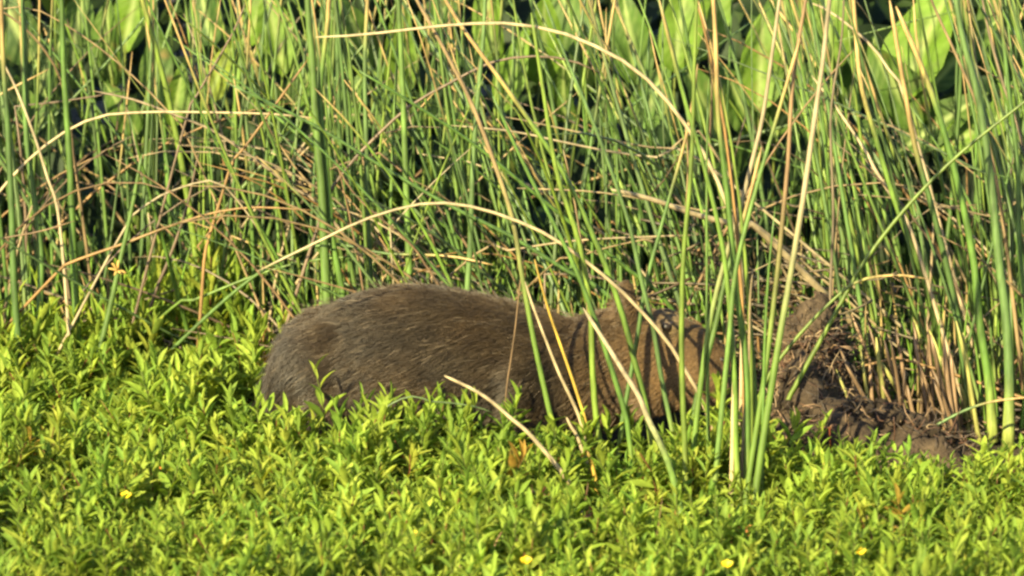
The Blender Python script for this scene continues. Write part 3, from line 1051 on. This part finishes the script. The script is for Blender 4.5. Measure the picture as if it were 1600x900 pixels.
# ------------------------------------------------------------------ young shoots and litter between the rushes
def build_shoots():
    sp = Soup()
    for _ in range(2100):
        x = rng.uniform(-1.75, 1.75)
        y = float(reed_front(x)) + 2.4 * rng.random() ** 1.1 - 0.03
        if float(mud_height(x, y)) > 0.08:
            continue
        p = stem_path(rng, x, y, rng.uniform(0.12, 0.42), rng.normal(-0.03, 0.14), rng.normal(0, 0.2), rng.normal(0, 0.8), 6)
        if hits_animal(p):
            continue
        c = np.array([0.085, 0.155, 0.016]) * rng.uniform(0.5, 1.15)
        if rng.random() < 0.22:
            c = np.array([0.22, 0.16, 0.06]) * rng.uniform(0.6, 1.2)
        v, t, cc = tube(p, taper(6, rng.uniform(0.004, 0.0085), 0.12), 4, np.tile(c, (6, 1)), flat=0.4)
        sp.add(v, t, cc)
    o = link('young_shoots', sp.mesh('young_shoots'), M_STEM)
    tag(o, 'short bright green young shoots crowding the foot of the reed bed', 'shoots', kind='stuff')
    sp = Soup()
    for k in range(2300):
        x = rng.uniform(-1.75, 1.75)
        y = float(reed_front(x)) + 2.0 * rng.random() ** 1.5 - 0.06
        z0 = rng.uniform(0.0, 0.06)
        if k < 240:                                     # heap of dead stems behind the head
            x = rng.normal(0.62, 0.16)
            y = rng.uniform(0.36, 0.95)
            z0 = abs(rng.normal(0, 0.18))
        elif k < 560:                                   # and on the bare soil beside the rump
            x = rng.normal(-0.56, 0.09)
            y = rng.uniform(0.35, 0.95)
            z0 = abs(rng.normal(0, 0.05))
        L = rng.uniform(0.06, 0.30)
        a = rng.normal(2.7, 0.5) if rng.random() < 0.6 else rng.uniform(0, 6.28)
        el = rng.normal(0.05, 0.28)
        d = np.array([math.cos(a) * math.cos(el), 0.5 * math.sin(a) * math.cos(el), math.sin(el)])
        p0 = np.array([x, y, float(ground_h(x, y)) + z0 + 0.01 + float(mud_height(x, y))])
        if float(mud_height(x, y)) > 0.04 and y < 0.1:
            continue
        p = smooth_path([p0 - d * L / 2, p0 + np.array([0, 0, rng.normal(0, 0.01)]), p0 + d * L / 2], 5)
        p[:, 2] = np.maximum(p[:, 2], 0.005)
        if hits_animal(p):
            continue
        c = DRYS[rng.integers(len(DRYS))] * rng.uniform(0.25, 0.85)
        v, t, cc = tube(p, np.linspace(1, 0.6, 5) * rng.uniform(0.002, 0.0058), 4, np.tile(c, (5, 1)), flat=0.6)
        sp.add(v, t, cc)
    o = link('dead_litter', sp.mesh('dead_litter'), M_DRY)
    tag(o, 'brown litter of broken dead stems lying between the rushes', 'litter', kind='stuff')
build_shoots()


# ------------------------------------------------------------------ broad-leaved dock plants behind the rushes
def dock_leaf_grid(L, W, droop, fold, wav, r, nu=17, nv=8):
    u = np.linspace(0, 1, nu)
    v = np.linspace(-1, 1, nv + 1)
    wd = W / 2 * np.sin(np.pi * np.clip(u, 0, 1) ** 0.72) ** 0.75
    wd[0] = W * 0.06
    wd[-1] = W * 0.01
    ph = r.uniform(0, 6)
    X = wd[:, None] * v[None]
    Y = np.repeat((u * L)[:, None], nv + 1, 1)
    Z = fold * np.abs(X) - droop * L * (u ** 2)[:, None] + wav * W * np.sin(u[:, None] * 9 + ph + 1.4 * np.sign(v)[None]) * np.abs(v)[None] ** 1.5
    if nu > 8:
        Z = Z + 0.018 * W * np.cos(2 * np.pi * (u[:, None] * 7 - 1.6 * np.abs(v)[None])) * np.abs(v)[None]
    V = np.stack([X, Y, Z], -1).reshape(-1, 3)
    i, j = np.meshgrid(np.arange(nu - 1), np.arange(nv), indexing='ij')
    a = (i * (nv + 1) + j).ravel()
    b = a + nv + 1
    T = np.concatenate([np.stack([a, a + 1, b + 1], -1), np.stack([a, b + 1, b], -1)])
    rib = np.cos(2 * np.pi * (u[:, None] * 7 - 1.6 * np.abs(v)[None]))
    mid = np.maximum(np.exp(-(v / 0.10) ** 2)[None] * np.ones((nu, 1)), 0.22 * np.clip(rib, 0, 1))
    return V, T, mid.reshape(-1)


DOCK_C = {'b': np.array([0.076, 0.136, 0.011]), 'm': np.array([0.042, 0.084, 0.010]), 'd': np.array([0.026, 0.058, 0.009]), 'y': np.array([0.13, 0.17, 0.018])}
# image centre x, y, depth, length px, width px, tilt of the axis in the picture (deg, + to the right), tint
LEAVES = [
    (22, 40, 2.0, 150, 80, -25, 'd'), (70, 110, 1.9, 140, 70, 20, 'd'), (20, 150, 1.8, 120, 60, -40, 'm'), (120, 40, 2.1, 140, 70, 10, 'm'), (60, 190, 1.7, 110, 60, 30, 'd'),
    (165, 70, 2.0, 150, 70, -8, 'm'), (205, 20, 2.2, 140, 70, 12, 'b'), (245, 100, 2.0, 130, 60, 5, 'm'), (278, 150, 1.8, 110, 48, 12, 'b'), (190, 170, 1.7, 110, 55, -30, 'm'),
    (320, 20, 2.2, 120, 60, -15, 'd'), (345, 110, 1.9, 130, 55, 24, 'y'), (392, 125, 2.0, 120, 55, 10, 'm'), (430, 50, 2.1, 150, 75, -12, 'b'), (478, 120, 1.9, 130, 60, 22, 'm'), (405, 20, 2.3, 130, 70, 25, 'b'),
    (560, 50, 2.1, 150, 65, -15, 'm'), (625, 80, 1.8, 200, 58, 2, 'b'), (690, 20, 2.3, 110, 60, 40, 'd'), (600, 180, 1.7, 110, 48, -25, 'm'), (540, 160, 1.8, 120, 55, 18, 'm'),
    (762, 30, 2.0, 150, 66, -10, 'b'), (800, 110, 1.8, 150, 56, 14, 'b'), (852, 70, 1.9, 170, 74, 8, 'b'), (895, 30, 2.1, 150, 80, -28, 'm'), (880, 150, 1.7, 120, 58, -8, 'm'),
    (985, 60, 2.0, 170, 74, -10, 'm'), (1062, 40, 1.7, 140, 62, 6, 'b'), (1020, 150, 1.8, 120, 60, 20, 'm'), (1112, 30, 1.9, 130, 60, 18, 'b'), (1100, 150, 1.7, 140, 62, -20, 'm'),
    (1190, 95, 1.5, 150, 72, 4, 'b'), (1160, 160, 1.6, 130, 66, -22, 'm'), (1240, 150, 1.6, 140, 62, 22, 'm'), (1225, 20, 1.9, 120, 70, 8, 'm'),
    (1290, 35, 1.6, 150, 80, -6, 'b'), (1340, 120, 1.7, 130, 60, 24, 'm'), (1290, 190, 1.5, 130, 60, -20, 'm'), (1350, 215, 1.5, 110, 50, 30, 'd'),
    (1445, 50, 1.45, 220, 105, 18, 'b'), (1398, 135, 1.4, 150, 82, -32, 'm'), (1470, 190, 1.4, 160, 66, 52, 'm'), (1430, 190, 1.5, 110, 44, 14, 'y'), (1500, 80, 1.6, 150, 76, 34, 'm'),
    (1560, 60, 1.8, 150, 74, -12, 'm'), (1545, 190, 1.4, 170, 60, 60, 'b'), (1590, 160, 1.5, 150, 70, 10, 'm'), (1600, 260, 1.4, 120, 60, -20, 'b'), (1540, 290, 1.5, 110, 44, 20, 'd'),
]
PLANTS = [(60, 'at the top left corner'), (220, 'second from the left behind the rushes'), (410, "above and behind the animal's rump, near the top"), (600, 'with one tall upright leaf above the middle of the back'),
          (830, 'left of the top of the pale arch'), (1050, "above the animal's head near the top"), (1200, 'with a bright leaf behind the tall straw rushes'),
          (1310, 'just right of the tall straw rushes'), (1440, 'with the biggest bright leaf at top right'), (1570, 'at the right edge near the top')]


def orient(xa, ya, za):
    return Matrix(((xa[0], ya[0], za[0]), (xa[1], ya[1], za[1]), (xa[2], ya[2], za[2])))


def build_docks():
    roots = {}
    for px, where in PLANTS:
        y = float(np.mean([l[2] for l in LEAVES if abs(l[0] - px) < 130] or [1.9])) + 0.05
        x = P(px, 300, y).x
        o = empty('dock_plant', (x, y, float(ground_h(x, y))))
        tag(o, f'broad-leaved green dock plant {where}', 'dock plant', 'dock plants behind the rushes')
        roots[px] = o
    for (px, py, Y, Lp, Wp, tilt, tint) in LEAVES:
        pk = min(roots, key=lambda a: abs(a - px))
        o = roots[pk]
        k = (DIST + Y) / DIST / PXM
        L, W = Lp * k * (1.05 if px > 1000 else 0.9), Wp * k * (1.0 if px > 1000 else 0.88)
        c = P(px, py, Y)
        t = R(tilt)
        ya = Vector((math.sin(t), rng.normal(0, 0.25), math.cos(t))).normalized()      # leaf axis, base to tip
        face = Vector((rng.normal(-0.25, 0.3), -1, rng.normal(0.45, 0.25)))
        za = (face - ya * face.dot(ya)).normalized()
        xa = ya.cross(za)
        M3 = orient(xa, ya, za)
        V, T, mid = dock_leaf_grid(L, W, rng.uniform(0.06, 0.3), rng.uniform(0.15, 0.45), rng.uniform(0.03, 0.09), rng)
        V = V @ np.array(M3).T
        b = np.array(c) - np.array(ya) * L * 0.5
        V = V + b
        col = DOCK_C[tint] * rng.uniform(0.85, 1.15)
        cols = col[None] * (1 + 0.08 * rng.standard_normal((len(V), 1))) * (1 - mid[:, None]) + np.array([0.19, 0.24, 0.07]) * mid[:, None]
        spot = np.clip(noise(V[:, 0] * 3, V[:, 2] * 3, 14, 2) - 0.95, 0, 0.5)[:, None] * 1.6
        cols = cols * (1 - spot) + np.array([0.14, 0.09, 0.03]) * spot
        g = np.array(o.location)
        pt = smooth_path([g, (g * 0.55 + b * 0.45) + np.array([0, 0, 0.04]), b, b + np.array(ya) * L * 0.1], 8)
        v2, t2, c2 = tube(pt, np.linspace(0.006, 0.0035, 8), 5, np.tile(np.array([0.12, 0.15, 0.03]), (8, 1)))
        VV = np.vstack([V, v2]) - g
        TT = np.vstack([T, t2 + len(V)])
        link('leaf', mesh_from('leaf', VV, TT, np.vstack([cols, c2])), M_DOCK, parent=o)
    # farther leaves that read as one mass
    sp = Soup()
    U = [dock_leaf_grid(1, 0.46, 0.2, 0.25, 0.03, rng, 5, 2) for _ in range(5)]
    for i in range(5200):
        x = rng.uniform(-3.2, 3.2)
        y = rng.uniform(2.3, 6.0) if i > 700 else rng.uniform(1.3, 2.4)
        L = rng.uniform(0.10, 0.26)
        hgt = rng.uniform(0.03, 0.95) if i > 700 else rng.uniform(0.02, 0.42)
        ya = Vector((rng.normal(0, 0.6), rng.normal(0, 0.5), rng.uniform(0.1, 1.0))).normalized()
        face = Vector((rng.normal(-0.2, 0.5), -0.8, rng.normal(0.8, 0.4)))
        za = (face - ya * face.dot(ya)).normalized()
        V, T, mid = U[i % 5]
        V = (V * L) @ np.array(orient(ya.cross(za), ya, za)).T + np.array([x, y, hgt])
        c = DOCK_C[['d', 'd', 'd', 'd', 'm'][rng.integers(5)]] * rng.uniform(0.2, 0.6)  # leaf colours darkened to paint in the deep shade of the gaps
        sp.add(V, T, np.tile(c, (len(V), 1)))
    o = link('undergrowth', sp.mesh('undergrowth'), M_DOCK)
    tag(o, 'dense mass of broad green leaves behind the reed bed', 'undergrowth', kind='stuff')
build_docks()


# ------------------------------------------------------------------ low herbs (water primrose) in front
HERB_T = [np.array(c) for c in ([0.196, 0.276, 0.034], [0.168, 0.252, 0.034], [0.220, 0.294, 0.038], [0.140, 0.218, 0.032], [0.232, 0.286, 0.040])]
LU = np.array([0.0, 0.2, 0.5, 0.8, 1.0])
LWD = np.array([0.10, 0.72, 1.0, 0.62, 0.0])


def unit_leaf(curl, fold):
    """unit leaf along +y, width 1 across x"""
    v = [(0, 0, 0)]
    for u, wv in zip(LU[1:4], LWD[1:4]):
        z = -curl * u * u
        v += [(-0.5 * wv, u, z + fold * wv * 0.5), (0, u, z), (0.5 * wv, u, z + fold * wv * 0.5)]
    v.append((0, 1, -curl))
    t = [(0, 2, 1), (0, 3, 2)]
    for a in (1, 4):
        t += [(a, a + 1, a + 4), (a, a + 4, a + 3), (a + 1, a + 2, a + 5), (a + 1, a + 5, a + 4)]
    t += [(7, 8, 10), (8, 9, 10)]
    return np.array(v, float), np.array(t)


CURLS = [(0.05, 0.25), (0.22, 0.2), (0.42, 0.15)]
ULEAF = [unit_leaf(*c) for c in CURLS]


def sprig_spec(r, h, nleaf, size=1.0):
    """a leafy shoot: stem course and leaves as (base, axis, normal, length, width, shape, tint)"""
    lean = r.normal(0, 0.16, 2)
    s = np.linspace(0, 1, 5)
    stem = np.stack([lean[0] * s * h + 0.012 * np.sin(s * 4 + r.uniform(0, 6)), lean[1] * s * h + 0.012 * np.sin(s * 3 + r.uniform(0, 6)), s * h], -1)
    L = []
    az = r.uniform(0, 6.28)
    tb = r.integers(len(HERB_T))
    for i in range(nleaf):
        f = 0.30 + 0.70 * (i + 0.5) / nleaf
        b = np.array([np.interp(f, s, stem[:, k]) for k in range(3)])
        az += 2.4 + r.normal(0, 0.35)
        el = R(28 + 48 * f ** 1.8) + r.normal(0, 0.18)
        ln = size * (0.058 - 0.022 * max(0, f - 0.55) / 0.45) * r.uniform(0.75, 1.25)
        ax = np.array([math.cos(az) * math.cos(el), math.sin(az) * math.cos(el), math.sin(el)])
        up = np.array([0, 0, 1.0]) - ax * ax[2]
        up /= np.linalg.norm(up)
        sd = np.cross(ax, up)
        tw = r.normal(0, 0.35)
        nm = up * math.cos(tw) + sd * math.sin(tw)
        tt = tb if r.random() < 0.6 else r.integers(len(HERB_T))
        L.append((b, ax, nm, ln, ln * r.uniform(0.20, 0.31), r.integers(3), tt))
    return stem, L


def sprig_arrays(stem, leaves, stemcol):
    sp = Soup()
    v, t, c = tube(stem, np.linspace(0.0022, 0.0011, len(stem)), 3, np.tile(stemcol, (len(stem), 1)))
    sp.add(v, t, c)
    for b, ax, nm, ln, wd, sh, tt in leaves:
        uv, ut = ULEAF[sh]
        x = np.cross(ax, nm)
        V = b + uv[:, :1] * wd * x + uv[:, 1:2] * ln * ax + uv[:, 2:] * ln * nm
        sp.add(V, ut, np.tile(HERB_T[tt], (len(V), 1)))
    return np.concatenate(sp.v), np.concatenate(sp.t), np.concatenate(sp.c)


def herb_back(x):
    """how far back the herbs reach"""
    return np.interp(x, [-2.4, -1.27, -1.0, -0.78, -0.64, -0.58, -0.45, 0.55, 0.62, 0.9, 1.15, 1.35, 2.4],
                     [0.62, 0.70, 1.05, 1.15, 0.62, 0.15, -0.20, -0.20, -0.36, -0.48, -0.42, -0.1, 0.0])


def herb_height(x, y):
    h = 0.135 + 0.10 * np.clip((y - 0.15) / 0.6, 0, 1) + 0.034 * noise(x, y, 5.5, 0) + 0.030 * noise(x, y, 13, 3)
    h = h * (1 - 0.50 * np.exp(-((x - 0.085) / 0.07) ** 2 - ((y + 0.27) / 0.12) ** 2))
    h = h * (1 + 0.22 * np.exp(-((x + 0.28) / 0.36) ** 2 - ((y + 0.28) / 0.14) ** 2))
    h = h * (1 + 0.30 * np.exp(-((x + 0.56) / 0.12) ** 2 - ((y + 0.26) / 0.14) ** 2))
    h = h * (1 - 0.30 * np.exp(-((x - 0.95) / 0.4) ** 2 - ((y + 0.5) / 0.22) ** 2))
    h = h * (1 - 0.52 * np.exp(-((x - 0.50) / 0.16) ** 2 - ((y + 0.95) / 0.20) ** 2))
    return h


def build_herbs():
    variants = []
    for i in range(26):
        r = np.random.default_rng(100 + i)
        stem, L = sprig_spec(r, 0.15, int(r.integers(11, 17)))
        red = np.array([0.15, 0.055, 0.03]) if r.random() < 0.3 else np.array([0.10, 0.13, 0.03])
        variants.append(sprig_arrays(stem, L, red))
    cell = 0.037
    spots = []
    for gx in np.arange(-1.85, 1.85, cell):
        for gy in np.arange(-2.35, 1.2, cell):
            x, y = gx + rng.uniform(-1, 1) * cell * 0.6, gy + rng.uniform(-1, 1) * cell * 0.6
            if y > herb_back(x) + 0.05 * float(noise(x, y, 9, 4)):
                continue
            if -0.66 < x < 0.60 and -0.215 < y < 0.3:
                continue
            hole = float(noise(x, y, 6.2, 4)) + 0.6 * float(noise(x, y, 15, 2))
            if hole < -0.80 and rng.random() < 0.85:
                continue
            spots.append((x, y, hole))
    # single sprigs that stand clear of the rest: the tallest ones in view become things of their own
    H = np.array([float(herb_height(x, y)) * (0.62 + 0.75 * rng.random() ** 1.6) * (0.55 if h < -0.5 else 1.0) for x, y, h in spots])
    XY = np.array([(x, y) for x, y, _ in spots])
    Z = ground_h(XY[:, 0], XY[:, 1])
    q = project(np.stack([XY[:, 0], XY[:, 1], Z + H], -1))
    inv = (q[:, 0] > 10) & (q[:, 0] < 1590) & (q[:, 1] > 10) & (q[:, 1] < 870)
    score = np.where(inv, H / herb_height(XY[:, 0], XY[:, 1]) + 0.15 * rng.random(len(H)) - 0.1 * XY[:, 1], -1)
    chosen = set(np.argsort(-score)[:130].tolist())
    sp = Soup()
    for i, (x, y, hole) in enumerate(spots):
        if i in chosen:
            continue
        v, t, c = variants[rng.integers(len(variants))]
        a = rng.uniform(0, 6.28)
        ca, sa = math.cos(a), math.sin(a)
        sc = H[i] / 0.15
        sx = min(1.25, max(0.8, sc)) * rng.uniform(0.9, 1.15)
        tx, ty = rng.normal(0, 0.13), rng.normal(-0.05, 0.13)
        V = np.empty_like(v)
        V[:, 0] = (v[:, 0] * ca - v[:, 1] * sa) * sx + v[:, 2] * tx + x
        V[:, 1] = (v[:, 0] * sa + v[:, 1] * ca) * sx + v[:, 2] * ty + y
        V[:, 2] = v[:, 2] * sc + Z[i] - 0.004
        tone = np.array([1, 1, 1]) * (1 + 0.16 * float(noise(x, y, 4.3, 5))) * rng.uniform(0.86, 1.14)
        tone = tone * np.array([1 + 0.05 * rng.standard_normal(), 1, 1])
        cc = c * tone
        if rng.random() < 0.0025:
            cc = c * np.array([1.2, 0.6, 0.8])         # a withered reddish shoot here and there
        sp.add(V, t, cc)
    o = link('ground_cover', sp.mesh('ground_cover'), M_HERB)
    tag(o, 'bright yellow-green low leafy herbs carpeting the foreground', 'herbs', kind='stuff')

    lm = {}
    for sh in range(3):
        for tt in range(len(HERB_T)):
            v, t = ULEAF[sh]
            m = mesh_from('leaf', v, t, np.tile(HERB_T[tt], (len(v), 1)))
            m.materials.append(M_HERB)
            lm[sh, tt] = m

    def sprig(x, y, z, h, label, group, seed, nleaf=None, size=1.0):
        r = np.random.default_rng(seed)
        stem, L = sprig_spec(r, h, nleaf or int(r.integers(10, 15)), size)
        root = empty('herb_sprig', (x, y, z - 0.004))
        tag(root, label, 'herb', group)
        v, t, c = tube(stem, np.linspace(0.0024, 0.0013, 5), 4, np.tile(np.array([0.11, 0.13, 0.03]), (5, 1)))
        link('stem', mesh_from('stem', v, t, c), M_HERB, parent=root)
        for b, ax, nm, ln, wd, sh, tt in L:
            o = bpy.data.objects.new('leaf', lm[sh, tt])
            C.objects.link(o)
            o.parent = root
            xx = np.cross(ax, nm)
            o.matrix_basis = Matrix(((xx[0] * wd, ax[0] * ln, nm[0] * ln, b[0]), (xx[1] * wd, ax[1] * ln, nm[1] * ln, b[1]), (xx[2] * wd, ax[2] * ln, nm[2] * ln, b[2]), (0, 0, 0, 1)))
        return root

    def where(px, py):
        col = 'at the left edge' if px < 90 else 'near the left edge' if px < 180 else 'under the seed head' if px < 260 else 'left of the animal' if px < 340 else 'beside the rump' if px < 430 else 'below the rump' if px < 520 else \
            'below the hip' if px < 610 else 'below the flank' if px < 700 else 'below the ribs' if px < 790 else 'below the shoulder' if px < 880 else 'below the neck' if px < 970 else 'left of the front clump' if px < 1060 else \
            'around the front clump' if px < 1200 else 'right of the front clump' if px < 1290 else 'before the mud mound' if px < 1390 else 'before the mud\'s end' if px < 1500 else 'at the right edge'
        row = 'near the rushes' if py < 560 else 'along the carpet top' if py < 690 else 'in mid carpet' if py < 790 else 'near the bottom'
        return f'{col} {row}'
    srows = []
    for i in sorted(chosen):
        x, y, _ = spots[i]
        wh = where(*q[i])
        o = sprig(x, y, Z[i], H[i] * 1.08, wh, 'taller herb sprigs', 1000 + i)
        srows.append((o, ('taller leafy sprig', wh), float(q[i, 0])))
    ordinal_labels(srows)
    # sprigs one can pick out in the photograph
    for k, (px, py, Y, h, n, sz, lb) in enumerate([
            (507, 572, -.30, None, 9, 1.55, "leafy sprig standing up against the animal's rump"),
            (795, 618, -.31, None, 9, 1.5, "leafy sprig standing up against the animal's flank beside the thin stalk"),
            (565, 618, -.30, None, 12, 1.1, "leafy sprig just right of the one against the rump"),
            (690, 632, -.30, None, 12, 1.1, "leafy sprig at the root of the short shadows on the flank"),
            (232, 462, .85, None, 16, 1.2, 'tallest leafy sprig left of the animal at the foot of the rushes'),
            (350, 482, .8, None, 15, 1.2, 'leafy sprig between the tallest one and the rump'),
            (1448, 762, -.62, None, 7, 0.9, 'thin sparse sprig standing clear below the end of the mud mound'),
            (1245, 652, -.40, None, 8, 1.0, 'small leafy sprig growing on the mud beside the front clump'),
            (1282, 672, -.44, None, 8, 1.0, 'small leafy sprig at the foot of the mud mound'),
            (960, 640, -.36, None, 12, 1.1, "leafy sprig below the animal's neck left of the slanting rush"),
            (60, 480, .72, None, 14, 1.2, 'leafy sprig at the left edge among the stout rushes')]):
        top = P(px, py, Y)
        z = float(ground_h(top.x, Y))
        sprig(top.x, Y, z, max(0.06, top.z - z), lb, 'sprigs standing clear', 7000 + k, n, sz)


def build_grass():
    sp = Soup()
    dd = Soup()
    for k in range(2600):
        x, y = rng.uniform(-1.8, 1.8), rng.uniform(-2.3, 1.0)
        if y > herb_back(x) or (-0.68 < x < 0.62 and -0.24 < y < 0.3) or float(noise(x, y, 5.0, 1)) < -0.1:
            continue
        h = float(herb_height(x, y)) * rng.uniform(0.75, 1.3)
        p = stem_path(rng, x, y, h, rng.normal(0, 0.18), rng.normal(0, 0.5), rng.uniform(0, 6.28), 5)
        if k % 7 == 0:
            c = np.array([0.16, 0.085, 0.045]) * rng.uniform(0.5, 1.3)
            v, t, cc = tube(p, taper(5, rng.uniform(0.0012, 0.0024), 0.4), 4, np.tile(c, (5, 1)))
            dd.add(v, t, cc)
        else:
            c = np.array([0.20, 0.27, 0.04]) * rng.uniform(0.6, 1.15)
            v, t, cc = tube(p, taper(5, rng.uniform(0.0018, 0.0038), 0.15), 4, np.tile(c, (5, 1)), flat=0.3)
            sp.add(v, t, cc)
    tag(link('grass', sp.mesh('grass'), M_HERB), 'thin bright grass blades growing up through the low herbs', 'grass', kind='stuff')
    tag(link('dead_stalks', dd.mesh('dead_stalks'), M_DRY), 'thin reddish brown dead stalks scattered in the low herbs', 'dead stalks', kind='stuff')


build_herbs()
build_grass()


# ------------------------------------------------------------------ flowers and a fallen leaf
M_PETAL = plant_mat('petal', 0.5, 0.3, 0.3, 50, 0.1, tint=(1, 1, 1))


def flower(px, py, Y, label):
    Y -= 0.2
    c = P(px, py, Y)
    root = empty('yellow_flower', c)
    tag(root, label, 'flower', 'small yellow flowers in the herbs')
    for k in range(5):
        a = k * 2 * math.pi / 5 + 0.3
        ax = np.array([math.cos(a), 0.75 * math.sin(a) - 0.2, 0.55 + 0.35 * math.sin(a)])
        ax /= np.linalg.norm(ax)
        nm = np.array([0, -0.75, 0.66])
        nm = nm - ax * (nm @ ax)
        nm /= np.linalg.norm(nm)
        x = np.cross(ax, nm)
        uv, ut = ULEAF[0]
        V = uv[:, :1] * 0.013 * x + uv[:, 1:2] * 0.015 * ax + uv[:, 2:] * 0.01 * nm
        link('petal', mesh_from('petal', V, ut, np.tile(np.array([0.62, 0.46, 0.015]), (len(V), 1))), M_PETAL, parent=root)
    g = float(ground_h(c.x, Y))
    v, t, cc = tube(smooth_path([(0.004, 0.006, g - c.z), (0.006, 0.004, (g - c.z) * 0.4), (0, 0, 0)], 5), 0.0014, 4, np.tile(np.array([0.1, 0.13, 0.03]), (5, 1)))
    link('stalk', mesh_from('stalk', v, t, cc), M_HERB, parent=root)


flower(822, 878, -1.62, 'yellow flower at the bottom, below the middle of the picture')
flower(648, 838, -1.36, "yellow flower low in the herbs below the animal's flank")
flower(197, 776, -.92, 'small yellow flower in the lower left herbs')
flower(1344, 864, -1.5, 'small yellow flower near the bottom right of the front rush clump')
flower(1136, 884, -1.66, 'small yellow flower at the bottom under the front rush clump')


def fallen_leaf(px, py, Y, label, col, k0):
    c = P(px, py, Y)
    root = empty('withered_leaf', c)
    tag(root, label, 'leaf')
    for k, (a, L, Wd) in enumerate([(2.95, 0.045, 0.013), (0.5, 0.035, 0.014), (-1.2, 0.03, 0.010)]):
        ax = np.array([math.cos(a + k0), -0.25, math.sin(a + k0) * 0.5 + 0.08])
        ax /= np.linalg.norm(ax)
        nm = np.array([0, -0.6, 0.8])
        nm -= ax * (nm @ ax)
        nm /= np.linalg.norm(nm)
        L, Wd = L * (1.0 if k0 == 0 else 0.62), Wd * (1.0 if k0 == 0 else 0.62)
        uv, ut = ULEAF[1]
        V = uv[:, :1] * Wd * np.cross(ax, nm) + uv[:, 1:2] * L * ax + uv[:, 2:] * L * nm
        link('leaf_lobe', mesh_from('leaf_lobe', V, ut, np.tile(np.array(col), (len(V), 1))), M_PETAL, parent=root)
    v, t, cc = tube(smooth_path([(0.01, 0.01, -0.14), (0.004, 0.004, -0.06), (0, 0, 0)], 5), 0.0018, 4, np.tile(np.array([0.18, 0.05, 0.02]), (5, 1)))
    link('stalk', mesh_from('stalk', v, t, cc), M_HERB, parent=root)
fallen_leaf(237, 736, -.72, 'withered orange leaf caught in the herbs at lower left', (0.48, 0.16, 0.02), 0)
fallen_leaf(925, 802, -1.25, 'dull red withered leaf in the herbs below the neck', (0.16, 0.05, 0.03), 1.2)
fallen_leaf(1163, 826, -1.35, 'small orange withered leaf under the front rush clump', (0.42, 0.17, 0.04), 2.1)
fallen_leaf(760, 822, -1.3, 'pinkish brown withered leaf low in the herbs below the ribs', (0.22, 0.10, 0.06), 0.6)
fallen_leaf(1296, 668, -.40, 'curled brown dead leaf on the mud mound', (0.15, 0.075, 0.035), 0.3)
fallen_leaf(842, 768, -.92, 'dull pinkish withered leaf at the foot of the slanting front stalk', (0.20, 0.11, 0.06), 0.4)
fallen_leaf(1582, 842, -1.4, 'reddish withered leaf in the lower right corner herbs', (0.28, 0.12, 0.06), 0.9)
